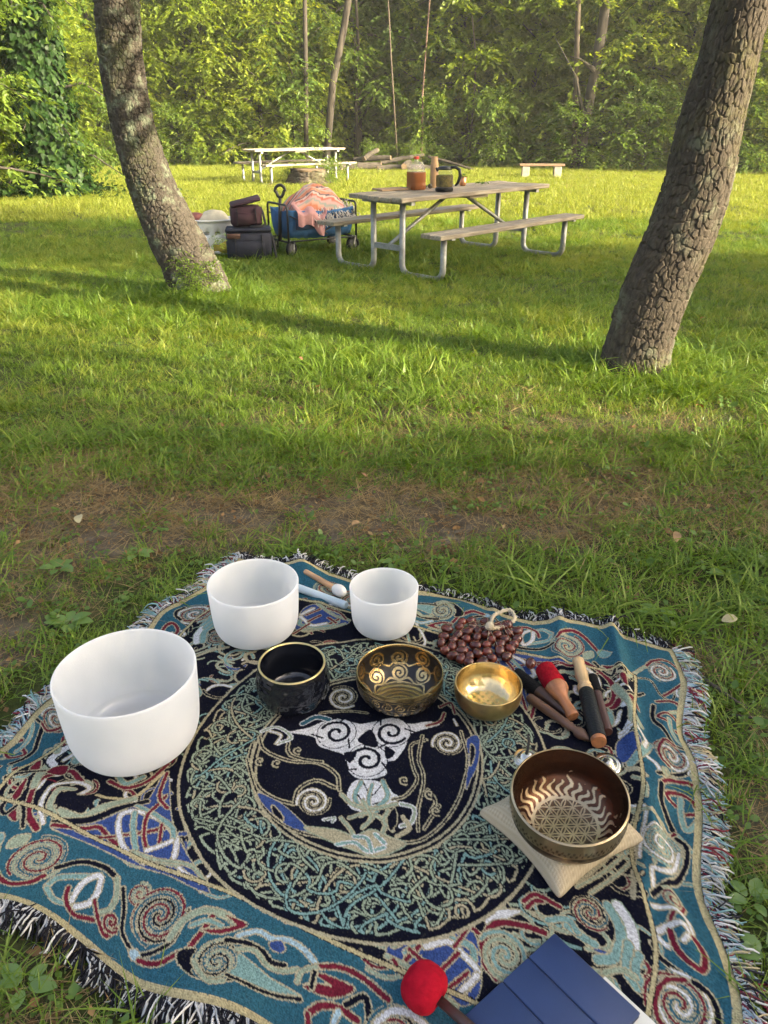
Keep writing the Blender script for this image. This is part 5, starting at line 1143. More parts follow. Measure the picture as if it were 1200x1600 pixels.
def blanket():
    u, v = np.meshgrid(np.linspace(0, 1, NX), np.linspace(0, 1, NY)); x, y = bl_xy(u, v); z = bl_z(x, y, u, v)
    z = z + .0007 * ((GX % 2) ^ (GY % 2))            # the weave itself
    i = np.arange(NX * NY).reshape(NY, NX); Fq = np.stack([i[:-1, :-1], i[1:, :-1], i[1:, 1:], i[:-1, 1:]], -1).reshape(-1, 4)
    me = np_mesh('tapestry_blanket', np.stack([x, y, z], -1).reshape(-1, 3), Fq, True, CAN.reshape(-1, 3))
    o = tag(link('tapestry_blanket', me, attr_mat('woven_tapestry', .97, 0, spec=.05)), 'teal and black tapestry blanket with knotwork pattern spread on the grass', 'blanket')
    # knotted fringe round all four sides
    r = np.random.default_rng(9); V = []; Fc = []; Cc = []
    def strand(p, d, ln, col, rad):
        pts = [p]; q = p.copy(); dd = d.copy()
        for s in range(5):
            dd = dd + r.normal(0, .30, 3) * [1, 1, .5]; dd /= np.linalg.norm(dd); q = q + dd * ln / 5; q[2] = max(.006, q[2] - .003 * s + r.uniform(0, .003)); pts.append(q.copy())
        b = len(V); sd = np.array([-d[1], d[0], 0])
        for k, w in enumerate(pts):
            rr = rad * (1 if k < 5 else .6); V.extend([w + sd * rr, w - sd * rr, w + [0, 0, rr * 1.6]]); Cc.extend([col] * 3)
        for k in range(5):
            for a, c in ((0, 1), (1, 2), (2, 0)): Fc.append((b + k * 3 + a, b + k * 3 + c, b + k * 3 + 3 + c, b + k * 3 + 3 + a))
    pal_w = [(.60, .60, .60), (.012, .012, .018), (.012, .012, .018)]; pal_c = [(.58, .58, .56), (.23, .40, .41), (.02, .02, .03), (.20, .03, .05), (.42, .37, .24), (.55, .56, .58), (.30, .42, .48)]
    for side, n in (('far', 620), ('near', 620), ('left', 520), ('right', 560)):
        for k in range(n):
            t = (k + r.uniform(-.4, .4)) / n; t = min(max(t, 0), 1)
            uu, vv = {'far': (t, 0), 'near': (t, 1), 'left': (0, t), 'right': (1, t)}[side]
            x, y = bl_xy(np.array([uu]), np.array([vv])); z = bl_z(x, y, np.array([uu]), np.array([vv])); x2, y2 = bl_xy(np.array([uu + {'left': .02, 'right': -.02}.get(side, 0)]), np.array([vv + {'far': .02, 'near': -.02}.get(side, 0)]))
            d = np.array([x[0] - x2[0], y[0] - y2[0], 0]); d /= np.linalg.norm(d); al = np.array([-d[1], d[0], 0]); cl = .35 * math.sin(t * 120) + .25 * math.sin(t * 41)
            d = d + al * cl
            pal = pal_w if side in ('far', 'near') else pal_c
            for c in range(2): strand(np.array([x[0], y[0], z[0] + .002]), d / np.linalg.norm(d), (.058 if side in ('far', 'near') else .068) * r.uniform(.7, 1.1), np.array(pal[int(r.integers(len(pal)))]) * r.uniform(.8, 1.1), .0023)
    f = link('fringe', np_mesh('fringe', np.array(V), np.array(Fc), True, np.array(Cc)), attr_mat('fringe_yarn', .9, 0), o); tag(f, kind='stuff')
blanket()
BZ = .0195

# ------------------------------------------------------------------ singing bowls
def lathe_np(prof, n):
    "prof (m,2) r,z -> V,F and parameter grids (row index, angle)"
    prof = np.asarray(prof, float); m = len(prof); th = np.linspace(0, 2 * PI, n, endpoint=False)
    V = np.stack([prof[:, None, 0] * np.cos(th), prof[:, None, 0] * np.sin(th), np.repeat(prof[:, 1:2], n, 1)], -1)
    i = np.arange(m * n).reshape(m, n); j = np.roll(i, -1, 1)
    return V.reshape(-1, 3), np.stack([i[:-1], j[:-1], j[1:], i[1:]], -1).reshape(-1, 4)
def dense(pts, n):
    return smooth_line_t(np.array(pts), n)
def smooth_line_t(P_, n):
    L = smooth_line(P_, False, 14); t = np.concatenate([[0], np.cumsum(np.linalg.norm(np.diff(L, axis=0), axis=1))]); s = np.linspace(0, t[-1], n)
    return np.stack([np.interp(s, t, L[:, 0]), np.interp(s, t, L[:, 1])], -1)
def quartz_mat(name, rough):
    m, nt, out = new_mat(name); L = nt.links
    tc = nd(nt, 'ShaderNodeTexCoord'); n = nd(nt, 'ShaderNodeTexNoise'); n.inputs['Scale'].default_value = 9; n.inputs['Detail'].default_value = 5; L.new(tc.outputs['Object'], n.inputs[0])
    c = ramp(nt, n.outputs['Fac'], [(.3, (.86, .875, .89)), (.7, (.94, .945, .95))])
    b = nd(nt, 'ShaderNodeBsdfPrincipled'); b.inputs['Roughness'].default_value = rough; b.inputs['Specular IOR Level'].default_value = .4 if rough > .3 else 1.0; b.inputs['Coat Weight'].default_value = 0 if rough > .3 else 1.0; b.inputs['Coat Roughness'].default_value = .03; b.inputs['Coat IOR'].default_value = 1.8; L.new(c, b.inputs['Base Color'])
    n2 = nd(nt, 'ShaderNodeTexNoise'); n2.inputs['Scale'].default_value = 420 if rough > .3 else 18; L.new(tc.outputs['Object'], n2.inputs[0]); bp = nd(nt, 'ShaderNodeBump'); bp.inputs['Strength'].default_value = .3; bp.inputs['Distance'].default_value = .004; L.new(n2.outputs[0], bp.inputs['Height']); L.new(bp.outputs[0], b.inputs['Normal'])
    t = nd(nt, 'ShaderNodeBsdfTranslucent'); L.new(c, t.inputs[0]); mx = nd(nt, 'ShaderNodeMixShader'); mx.inputs[0].default_value = .6; L.new(b.outputs[0], mx.inputs[1]); L.new(t.outputs[0], mx.inputs[2]); L.new(mx.outputs[0], out.inputs[0]); return m
M_QZ = quartz_mat('frosted_quartz', .55)
M_QZI = quartz_mat('polished_quartz_floor', .05)
def crystal_bowl(label, x, y, R, h):
    root = empty('crystal_bowl', (x, y, BZ), .7, label, 'singing bowl'); w = .0055
    out = dense([(.015, 0.0), (.58 * R, 0.0), (.76 * R, .028 * h), (.875 * R, .11 * h), (.94 * R, .26 * h), (.97 * R, .52 * h), (.988 * R, .80 * h), (R, h - .004)], 44)
    rim = [(R - .001, h - .0015), (R - w * .5, h), (R - w + .001, h - .0015)]
    inn = dense([(R - w, h - .004), (.988 * R - w, .80 * h), (.968 * R - w, .52 * h), (.94 * R - w, .29 * h), (.89 * R - w, .17 * h)], 34)
    V, Fq = lathe_np(np.vstack([out, rim, inn]), 96); link('shell', np_mesh('shell', V, Fq), M_QZ, root)
    fl = dense([(.89 * R - w, .17 * h), (.84 * R - w, .11 * h), (.72 * R - w, .06 * h), (.52 * R, .042 * h), (.25 * R, .038 * h), (.002, .038 * h)], 30)
    V, Fq = lathe_np(fl, 96); V[:, 2] += .0012 * (fbm(V[:, 0] * 30, V[:, 1] * 30, 5) - .5); link('inner_floor', np_mesh('inner_floor', V, Fq), M_QZI, root)
    return root
BIG = crystal_bowl('largest frosted white crystal bowl at the left side of the blanket', -.622, 1.468, .168, .222)
crystal_bowl('medium frosted white crystal bowl at the far left of the blanket', -.388, 1.93, .1345, .178)
crystal_bowl('smallest frosted white crystal bowl at the far edge beside the seed rattle', .0, 1.953, .104, .150)
def metal_mix(name, gold, dark, rg, rd, dmetal=0.0):
    m, nt, out = new_mat(name); L = nt.links; a = nd(nt, 'ShaderNodeVertexColor'); a.layer_name = 'col'
    tc = nd(nt, 'ShaderNodeTexCoord'); n = nd(nt, 'ShaderNodeTexNoise'); n.inputs['Scale'].default_value = 22; n.inputs['Detail'].default_value = 6; L.new(tc.outputs['Object'], n.inputs[0])
    b1 = nd(nt, 'ShaderNodeBsdfPrincipled'); b1.inputs['Metallic'].default_value = 1; b1.inputs['Roughness'].default_value = rg
    L.new(ramp(nt, n.outputs['Fac'], [(.3, tuple(c * .72 for c in gold)), (.7, gold)]), b1.inputs['Base Color'])
    b2 = nd(nt, 'ShaderNodeBsdfPrincipled'); b2.inputs['Metallic'].default_value = dmetal; b2.inputs['Roughness'].default_value = rd
    L.new(ramp(nt, n.outputs['Fac'], [(.3, tuple(c * .6 for c in dark)), (.7, dark)]), b2.inputs['Base Color'])
    mx = nd(nt, 'ShaderNodeMixShader'); L.new(a.outputs['Color'], mx.inputs[0]); L.new(b2.outputs[0], mx.inputs[1]); L.new(b1.outputs[0], mx.inputs[2]); L.new(mx.outputs[0], out.inputs[0])
    sp = nd(nt, 'ShaderNodeBump'); sp.inputs['Strength'].default_value = .25; sp.inputs['Distance'].default_value = .002; L.new(a.outputs['Color'], sp.inputs['Height']); L.new(sp.outputs[0], b1.inputs['Normal']); L.new(sp.outputs[0], b2.inputs['Normal'])
    return m
def hammered(V, Fq, amp, sc, seed):
    return V
# black bowl with a gold rim, faceted outside
def black_bowl():
    root = empty('black_bowl', (-.243, 1.622, BZ), 0, 'small black glossy bowl with thin gold rim between white and engraved bowls', 'singing bowl')
    R = .0985; h = .122; w = .006; r = np.random.default_rng(2)
    out = dense([(.012, 0), (.062, .0), (.085, .012), (.0985, .045), (.0985, .075), (.093, .105), (.0885, h - .003)], 44)
    V, Fq = lathe_np(out, 110); a = np.arctan2(V[:, 1], V[:, 0]); zc = V[:, 2]
    f1, d21, cid = worley(a / (2 * PI) * 26 + 100, zc / .021, 26, 4); k = np.clip((zc - .006) / .02, 0, 1) * np.clip((h - .01 - zc) / .012, 0, 1)
    V[:, :2] *= (1 - .03 * k * smooth01(f1, .1, .75))[:, None]
    blk = P('black_glaze', (.006, .007, .012), .14, coat=.5)
    link('outer_wall', np_mesh('outer_wall', V, Fq), blk, root)
    MB().lathe([(.0885, h - .003), (.0888, h - .001), (.0865, h + .0012), (.0835, h), (.0832, h - .0035)], 96).build('gold_rim', P('gold_band', (.78, .62, .30), .28, 1), root)
    inn = dense([(.0832, h - .0035), (.088, .1), (.091, .07), (.088, .04), (.076, .018), (.052, .010), (.012, .009)], 44)
    V, Fq = lathe_np(inn, 96); a = np.arctan2(V[:, 1], V[:, 0]); rr = np.hypot(V[:, 0], V[:, 1])
    # faceted quartz-like floor
    fl, d21, cid = worley(a / (2 * PI) * 12 + 50, rr / .022, 12, 7); V[:, 2] += .004 * cid * (rr < .07)
    V = np.vstack([V, [[0, 0, .009]]]); last = len(V) - 1; n0 = 43 * 96
    link('inner_wall', np_mesh('inner_wall', V, Fq), blk, root)
    MB().lathe([(.013, .009), (0, .009)], 30).build('inner_floor', blk, root)
black_bowl()
def pattern_bowl(name, label, x, y, z, R, h, prof_o, prof_i, mask_o, mask_i, mat, tilt=(0, 0, 0), n=260, mo=60, mi=110):
    root = empty(name, (x, y, z), 0, label, 'singing bowl'); root.rotation_euler = tilt
    o = dense(prof_o, mo); i_ = dense(prof_i, mi)
    for nm, pr, mk in (('outer_wall', o, mask_o), ('inner_wall', i_, mask_i)):
        V, Fq = lathe_np(pr, n); s = np.repeat(np.linspace(0, 1, len(pr)), n); a = np.mod(np.arctan2(V[:, 1], V[:, 0]), 2 * PI)
        c = mk(a, s, V); link(nm, np_mesh(nm, V, Fq, True, np.stack([c] * 3, -1).astype(np.float32)), mat, root)
    return root, o, i_
def sp_mask(dx, dy, r_max, pitch, ph, duty=.5):
    r_ = np.hypot(dx, dy); f = np.mod(r_ / pitch - np.arctan2(dy, dx) / (2 * PI) + ph, 1.0); return (f < duty) & (r_ < r_max), r_ < r_max * 1.06
def engraved():
    R = .116; h = .098
    def mo(a, s, V):
        z = V[:, 2]; c = np.zeros(len(a)); c[z > .086] = 1
        band = (z > .050) & (z < .078); t = a / (2 * PI) * 22; dx = (np.mod(t, 1) - .5) * .033; dy = z - .064; m, w = sp_mask(dx, dy, .015, .008, 0, .55); c[band & m] = 1
        c[np.abs(z - .047) < .0016] = 1; c[np.abs(z - .081) < .0016] = 1; pet = (z < .044) & (z > .012) & (np.abs(np.sin(a * 16)) > .45 + .4 * np.abs(z - .028) / .016); c[pet] = 1
        return c * .85
    def mi(a, s, V):
        rr = np.hypot(V[:, 0], V[:, 1]); z = V[:, 2]; c = np.zeros(len(a)); L_ = s * (.20)          # s: rim 0 -> centre 1
        c[s < .05] = 1
        wall = (s > .07) & (s < .64)
        for row, (s0, rm, cnt, off) in enumerate(((.23, .026, 10, 0), (.48, .026, 8, .5))):
            t = a / (2 * PI) * cnt + off; k = np.floor(t); dx = (np.mod(t, 1) - .5) * (2 * PI * (.108 if row == 0 else .092) / cnt); dy = (s - s0) * .19 + .006 * np.sin(k * 2.1)
            m, w = sp_mask(dx, dy * np.where(np.mod(k, 2) == 0, 1, -1), rm, .0135, 0, .62); c[wall & w] = 0; c[wall & m] = 1
        v1 = np.abs((s - .34) * .19 - .008 * np.sin(a * 11)) < .0026; c[wall & v1] = 1; c[wall & (np.abs((s - .60) * .19 - .005 * np.sin(a * 9)) < .003)] = 1
        fl = s >= .64; cx = .012; cy = -.012; r2 = np.hypot(V[:, 0] - 0, V[:, 1] + .035); c[fl & (np.mod(r2 / .0135, 1) < .55)] = 1
        dots = (np.mod(r2 / .0135, 1) > .62) & (np.mod(r2 / .0135, 1) < .92) & (np.mod(np.arctan2(V[:, 1] + .035, V[:, 0]) * 34, 1) < .5); c[fl & dots] = .8
        return c
    mat = metal_mix('engraved_brass', (.66, .48, .22), (.012, .010, .009), .26, .35)
    root, o, i_ = pattern_bowl('engraved_bowl', 'engraved brass and black bowl with scroll pattern at the centre of the blanket', .042, 1.62, BZ, R, h,
        [(.01, 0), (.045, .0), (.078, .010), (.104, .034), (.1155, .064), (.116, .088), (.1145, h)], [(.1145, h), (.112, h - .001), (.1105, .085), (.110, .062), (.099, .034), (.074, .0125), (.045, .004), (.002, .003)], mo, mi, mat)
engraved()
def gold_bowl():
    root = empty('brass_bowl', (.274, 1.588, BZ), 0, 'small plain polished brass bowl beside the mallets', 'singing bowl')
    h = .080; m = P('polished_brass', (.80, .62, .33), .2, 1.0, noise=.12, nscale=26, bump=.12, bscale=34)
    m2 = P('brass_outside', (.60, .43, .19), .34, 1.0, noise=.25, nscale=20, bump=.2, bscale=40)
    V, Fq = lathe_np(dense([(.005, 0), (.04, 0), (.066, .010), (.084, .034), (.089, .06), (.088, h)], 36), 96); link('outer_wall', np_mesh('outer_wall', V, Fq), m2, root)
    MB().lathe([(.088, h), (.0875, h + .001), (.085, h + .001), (.0845, h)], 96).build('rim', m2, root)
    V, Fq = lathe_np(dense([(.0845, h), (.0855, .06), (.081, .036), (.064, .013), (.04, .006), (.001, .005)], 40), 96)
    V[:, 2] += .0006 * np.sin(V[:, 0] * 260) * np.cos(V[:, 1] * 240); link('inner_wall', np_mesh('inner_wall', V, Fq), m, root)
gold_bowl()
# cushion and the big bronze bowl on it
CU = (.388, 1.192)
def cushion():
    root = empty('woven_cushion', (CU[0], CU[1], BZ - .001), math.atan2(.122, .188), 'cream woven square cushion under the bronze bowl', 'cushion')
    n = 72; u, v = np.meshgrid(np.linspace(-1, 1, n), np.linspace(-1, 1, n)); S = .134
    e = np.clip((1 - np.abs(u) ** 2), 0, 1) ** .6 * np.clip((1 - np.abs(v) ** 2), 0, 1) ** .6
    pin = 1 - .07 * (np.cos(u * PI / 2) * np.abs(v) ** 4) * 0; cr = 1 - .07 * (u * v) ** 8; X = u * S * cr * (1 - .16 * (1 - v ** 2) * np.abs(u) ** 2); Y = v * S * cr * (1 - .16 * (1 - u ** 2) * np.abs(v) ** 2)
    dent = np.exp(-((u - .1) ** 2 + (v - .0) ** 2) / .45)
    top = .013 + .080 * e + .010 * np.sin(9 * np.arctan2(v, u) + 2 * np.sin(3 * u)) * np.clip(np.hypot(u, v) - .45, 0, 1) * e ** .5 + .003 * (fbm(u * 3, v * 3, 6) - .5) * e; bot = .0065 * (1 - e ** .6)
    ca, sa = math.cos(math.atan2(.122, .188)), math.sin(math.atan2(.122, .188)); dxw = .393 - CU[0]; dyw = 1.172 - CU[1]; bx = dxw * ca + dyw * sa; by = -dxw * sa + dyw * ca
    rb = np.hypot(X - bx, Y - by); lim = .0265 + np.interp(rb, [0, .05, .086, .112, .1225, .2], [0, 0, .010, .036, .068, .2]) + np.clip(rb * .0, 0, 1) - .0065 * np.clip(rb / .05, 0, 1); top = np.minimum(top, lim)
    rib = .0010 * (np.sin(u * 78) > 0); top = top + rib
    str_ = np.mod(np.floor((u + 1) * 36), 2); cc = np.where(str_[..., None] > 0, np.array([.42, .35, .235]), np.array([.48, .41, .29])); cc = cc * (1 + .12 * np.sign(np.sin(v * 120))[..., None] * (np.mod(np.floor((u + 1) * 13), 2) > 0)[..., None])
    V = np.vstack([np.stack([X, Y, top], -1).reshape(-1, 3), np.stack([X, Y, bot], -1).reshape(-1, 3)]); i = np.arange(n * n).reshape(n, n)
    Fq = np.stack([i[:-1, :-1], i[:-1, 1:], i[1:, 1:], i[1:, :-1]], -1).reshape(-1, 4)
    b = np.concatenate([i[0, :-1], i[:-1, -1], i[-1, :0:-1], i[:0:-1, 0]]); b2 = np.roll(b, -1); side = np.stack([b, b + n * n, b2 + n * n, b2], -1)
    me = np_mesh('cover', V, np.vstack([Fq, Fq[:, ::-1] + n * n, side]), True, np.vstack([cc.reshape(-1, 3)] * 2)); link('cover', me, attr_mat('cushion_weave', .95, .4, 500), root)
cushion()
def bronze():
    R = .1225; h = .108
    def mo(a, s, V):
        z = V[:, 2]; c = np.full(len(a), .25); c[z > .088] = .8; c[(z > .066) & (z < .07)] = .9; bd = (z > .070) & (z < .086); c[bd & (np.abs(np.sin(a * 34 + np.sin(z * 400))) > .55)] = .85; return c
    def mi(a, s, V):
        c = np.zeros(len(a)); x, y = V[:, 0], V[:, 1]; rr = np.hypot(x, y); c[s < .03] = .8
        # flames climbing the wall
        k = a * 15; wob = k + 1.1 * np.sin(s * 34 + a * 3) ; hi = .36 + .13 * vnoise(a * 9, a * 0 + 2, 5) + .05 * np.sin(a * 23)
        fl = (s > hi) & (s < .82) & (np.sin(wob * 2) > -.05 + .9 * np.clip((hi + .14 - s) / .14, 0, 1)); c[fl] = 1
        # ring of overlapping circles on the floor
        inside = rr < .068; q = .0255; ln = np.zeros(len(a), bool)
        for i in range(-5, 6):
            for j in range(-5, 6):
                cx = q * (i + .5 * j); cy = q * j * math.sqrt(3) / 2
                if math.hypot(cx, cy) < .075: ln |= np.abs(np.hypot(x - cx, y - cy) - q) < .0015
        c[inside] = .12; c[inside & ln] = 1; edge = .068 + .004 * np.abs(np.sin(a * 6)); c[(rr >= .0665) & (rr < edge + .002)] = 1
        return c
    mat = metal_mix('bronze_engraved', (.62, .49, .30), (.135, .060, .036), .34, .27, .9)
    pattern_bowl('bronze_bowl', 'large dark bronze bowl with flower lattice engraved inside, on the cushion', .393, 1.172, BZ + .030, R, h,
        [(.008, 0), (.05, .0), (.086, .010), (.112, .036), (.1225, .068), (.1225, h)], [(.1225, h), (.1205, h + .0012), (.1175, h - .001), (.1165, .068), (.106, .038), (.080, .0135), (.05, .0055), (.001, .004)], mo, mi, mat, (math.radians(5), math.radians(-2), 0), 300, 50, 170)
bronze()

# ------------------------------------------------------------------ mallets, rattle and small things
def wood(name, c, n=.25): return P(name, c, .45, noise=n, nscale=14, stretch=(6, 6, 1), coat=.1)
M_W_LIGHT = wood('light_maple', (.50, .34, .17)); M_W_ORANGE = wood('orange_beech', (.33, .13, .05)); M_W_BROWN = wood('walnut', (.12, .058, .034)); M_W_DARK = wood('dark_rosewood', (.030, .013, .010))
M_SUEDE = P('black_suede', (.007, .007, .0075), .95, bump=.5, bscale=300, spec=.15); M_LEATH = P('black_leather', (.006, .007, .009), .5, spec=.3, bump=.3, bscale=200)
M_FELT = P('red_felt', (.30, .006, .014), .98, noise=.25, nscale=60, bump=.5, bscale=160, spec=.1)
M_FELT2 = P('crimson_felt', (.34, .006, .019), .98, noise=.15, nscale=70, bump=.45, bscale=170, spec=.1)
def lying(name, label, cat, p0, p1, parts, rest0, rest1, group=None, n=28, zoff=0.0):
    "turned object lying from p0 to p1 (photo pixels); parts = (part name, material, [(t 0..1, radius m)])"
    a = at(p0[0], p0[1], BZ + rest0 + zoff); b = at(p1[0], p1[1], BZ + rest1 + zoff); d = b - a; Ln = d.length
    root = empty(name, a, 0, label, cat, group); root.rotation_mode = 'QUATERNION'; root.rotation_quaternion = d.to_track_quat('Z', 'Y')
    for pn, m, pr in parts:
        pr = [(r_, t * Ln) for t, r_ in pr]; q = []
        if pr[0][0] > 0: q = [(0, pr[0][1])]
        mb = MB(); mb.lathe(q + pr + ([(0, pr[-1][1])] if pr[-1][0] > 0 else []), n); mb.build(pn, m, root, sharp=50)
    return root
lying('suede_mallet', 'black suede-tipped mallet with dark tapering handle beside the brass bowl', 'mallet', (806, 1052), (893, 1122), [
    ('suede_head', M_SUEDE, [(0, .017), (.02, .0185), (.40, .0195), (.42, .018)]), ('handle', M_W_DARK, [(.42, .0175), (.5, .0165), (.62, .012), (.85, .0085), (.97, .0085), (1, .006)])], .019, .009)
lying('felt_mallet', 'wooden mallet with red felt barrel head lying among the mallets', 'mallet', (850, 1043), (896, 1120), [
    ('end_knob', P('plum_knob', (.10, .02, .03), .6), [(-.09, .006), (-.05, .011), (0, .010)]), ('felt_head', M_FELT, [(0, .020), (.03, .0275), (.36, .031), (.40, .030)]), ('handle', M_W_ORANGE, [(.40, .029), (.44, .0315), (.50, .030), (.58, .021), (.66, .0155), (.78, .014), (.9, .0155), (.98, .0165), (1, .014)])], .031, .0165)
lying('wooden_striker', 'slim plain brown wooden striker with turned tip', 'mallet', (826, 1089), (921, 1156), [
    ('stick', M_W_BROWN, [(0, .010), (.03, .0125), (.35, .0125), (.58, .0105), (.62, .013), (.66, .0095), (.70, .0125), (.73, .009), (.77, .0085), (.82, .0145), (.88, .0145), (.97, .007), (1, .003)])], .0125, .012)
lying('leather_mallet', 'thick black leather mallet with pale turned wooden handle', 'mallet', (903, 1031), (936, 1160), [
    ('handle', M_W_LIGHT, [(0, .012), (.015, .0165), (.045, .0165), (.06, .0135), (.12, .0165), (.22, .018), (.32, .0150), (.345, .0195), (.365, .015), (.385, .020), (.41, .0205), (.42, .018)]), ('leather_grip', M_LEATH, [(.42, .0195), (.43, .0205), (.96, .0215), (.965, .021)]), ('end_cap', M_W_ORANGE, [(.965, .0195), (1, .0185)])], .018, .0205)
lying('small_mallet', 'small dark mallet with black wrapped tip, rightmost of the mallets', 'mallet', (925, 1057), (949, 1144), [
    ('wrapped_tip', M_SUEDE, [(0, .012), (.02, .0145), (.30, .0155), (.32, .014)]), ('handle', M_W_DARK if False else wood('mahogany', (.065, .025, .018)), [(.32, .0125), (.34, .014), (.37, .012), (.40, .014), (.43, .0125), (.55, .013), (.92, .0145), (1, .013)])], .0155, .014)
lying('ball_mallet', 'wooden stick with white rubber ball tip between the white bowls', 'mallet', (477, 893), (532, 924), [
    ('handle', wood('tan_stick', (.52, .29, .14)), [(0, .008), (.03, .0095), (.75, .0095), (.86, .0085)]), ('ball', P('white_rubber', (.70, .68, .64), .5), [(.80, 0.0)] + [(.80 + .32 * (1 - math.cos(a)) / 2, .0205 * math.sin(a)) for a in np.linspace(.2, PI - .2, 10)] + [(1.12, 0.0)])], .012, .021)
lying('quartz_wand', 'pale bluish rubber-sleeved wand lying by the medium white bowl', 'wand', (462, 917), (541, 946), [
    ('rod', P('pale_blue_silicone', (.50, .60, .66), .35, sub=.2), [(0, .012), (.02, .013), (.98, .013), (1, .0115)])], .013, .013)
def big_red():
    p = at(664, 1543, BZ + .036); root = empty('gong_mallet', (p.x, p.y, BZ), 0, 'red felt ball mallet with dark wooden stick beside the navy case', 'mallet')
    q = at(760, 1628, BZ + .012); d = Vector((q.x - p.x, q.y - p.y, -.022)); dn = d.normalized()
    R = dn.to_track_quat('Z', 'Y').to_matrix().to_4x4(); R.translation = (0, 0, .036)
    pr = [(0, -.037), (.012, -.0385), (.026, -.034), (.037, -.022), (.0415, -.004), (.0405, .012), (.034, .025), (.022, .032), (.011, .030), (.009, .022), (0, .02)]
    V, Fq = lathe_np(np.array(dense(pr, 40)), 60); nn = V / np.maximum(1e-6, np.linalg.norm(V, axis=1))[:, None]; V = V + nn * (.0025 * (fbm(V[:, 0] * 90, V[:, 1] * 90 + V[:, 2] * 70, 4) - .5))[:, None]
    V = np.array([tuple(R @ Vector(v)) for v in V]); V[:, 2] = np.maximum(V[:, 2], .0005); link('felt_ball', np_mesh('felt_ball', V, Fq), M_FELT2, root)
    MB().tube([Vector((0, 0, .036)) + dn * .015, Vector((0, 0, .036)) + dn * .15, Vector((0, 0, .036)) + dn * .26], [.0085, .0095, .010], 16).build('stick', wood('dark_stick', (.055, .026, .022)), root)
big_red()
def rattle():
    c = at(750, 1012, BZ); root = empty('seed_rattle', c, 0, 'heap of brown seed pods on strings with a cream rope loop', 'rattle'); r = np.random.default_rng(17)
    cx = P('seed_pod', (.10, .018, .009), .25, noise=.7, nscale=20, coat=.3); st = P('seed_string', (.26, .20, .13), .9)
    knot = at(765, 978, BZ + .05) - c; meshes = []
    for k in range(3):
        mb = MB(); mb.lathe([(0, -.0155), (.006, -.0145), (.0115, -.008), (.0128, 0), (.0115, .008), (.006, .0142), (.003, .0152), (0, .0150)], 12); mb.v = [(x * (1.12 + .08 * k), y * 1.14, z * (1.15 + .1 * (k - 1))) for x, y, z in mb.v]; me = mb.mesh('seed'); me.materials.append(cx); meshes.append(me)
    placed = []; outl = [(690, 985), (700, 968), (735, 965), (770, 985), (800, 1000), (826, 1020)]
    tries = 0; strings = MB()
    while len(placed) < 74 and tries < 6000:
        tries += 1; px = r.uniform(688, 816); py = r.uniform(966, 1036)
        if abs((px - 750) / 66) ** 2 + abs((py - 1003) / 34) ** 2 > 1.0: continue
        lay = 0 if len(placed) < 46 else 1
        if lay and abs((px - 748) / 45) ** 2 + abs((py - 994) / 22) ** 2 > 1: continue
        p = at(px, py, BZ + .013 + lay * .021) - c; p.z = .0145 + lay * .021
        if any((p - q).length < .0255 for q in placed): continue
        placed.append(p)
    placed.append(at(829, 1037, BZ + .013) - c); placed[-1].z = .0145
    for k, p in enumerate(placed):
        o = link('seed', meshes[k % 3], None, root, p, (r.uniform(.7, 2.4), r.uniform(-.5, .5), r.uniform(0, 6.28)))
        if k % 4 == 0: strings.tube([p, (p + knot) / 2 + Vector((r.normal(0, .012), r.normal(0, .012), .018)), knot], .0008, 4, False)
    strings.build('string', st, root)
    ex, ey = at(806, 962, BZ) - c, at(765, 975, BZ) - c
    lp = [knot, at(780, 957, BZ + .025) - c, at(797, 953, BZ + .03) - c, at(805, 966, BZ + .02) - c, at(790, 978, BZ + .015) - c, at(768, 982, BZ + .03) - c, knot + Vector((-.01, -.006, 0))]
    L3 = np.array([tuple(p) for p in lp]); L3, _, _ = resample(L3, [1] * len(L3), 60); mb = MB()
    for s in range(3): mb.tube([Vector(p) + Vector((.0028 * math.cos(i * .9 + s * 2.09), .0016 * math.sin(i * .9 + s * 2.09), .0028 * math.sin(i * .9 + s * 2.09))) for i, p in enumerate(L3)], .0034, 6)
    mb.build('rope_loop', P('cream_rope', (.52, .45, .32), .95, bump=.5, bscale=200), root)
    MB().ball(knot, .013, 10, 8).build('knot', bpy.data.materials['cream_rope'], root)
rattle()
def cymbals():
    silver = P('worn_nickel', (.62, .58, .50), .24, 1.0, noise=.2, nscale=40)
    lace = P('black_lace', (.012, .011, .011), .6)
    for k, (px, py, lab, rz) in enumerate([(822, 1187, 'small silver hand cymbal peeking out left of the bronze bowl', 0), (948, 1196, 'small silver hand cymbal peeking out right of the bronze bowl', 1)]):
        p = at(px, py, BZ); root = empty('hand_cymbal', (p.x, p.y, BZ), 0, lab, 'cymbal', 'pair of hand cymbals'); root.rotation_euler = (math.radians(3), math.radians(-4), 0)
        MB().lathe([(.036, .002), (.037, .004), (.028, .0065), (.019, .008), (.017, .014), (.011, .0195), (.004, .0215), (0, .0215)], 40).build('disc', silver, root)
        MB().lathe([(.0365, .002), (.027, .004), (.018, .006), (0, .016)], 40).build('underside', silver, root)
        MB().lathe([(.022, .0079), (.0225, .0088), (.0235, .0088), (.024, .0074)], 36).build('groove_ring', silver, root)
        if k == 0: MB().tube([(0, 0, .02), (.004, .004, .03), (.010, .022, .045), (.008, .03, .052)], [.004, .0035, .0035, .003], 6).build('lace', lace, root)
        else: MB().tube([(0, 0, .02), (-.006, -.004, .028), (-.02, -.01, .012), (-.05, -.015, .006)], [.004, .0035, .003, .003], 6).build('lace', lace, root)
    p = at(843, 1168, BZ + .004); q = at(870, 1178, BZ + .004)
cymbals()
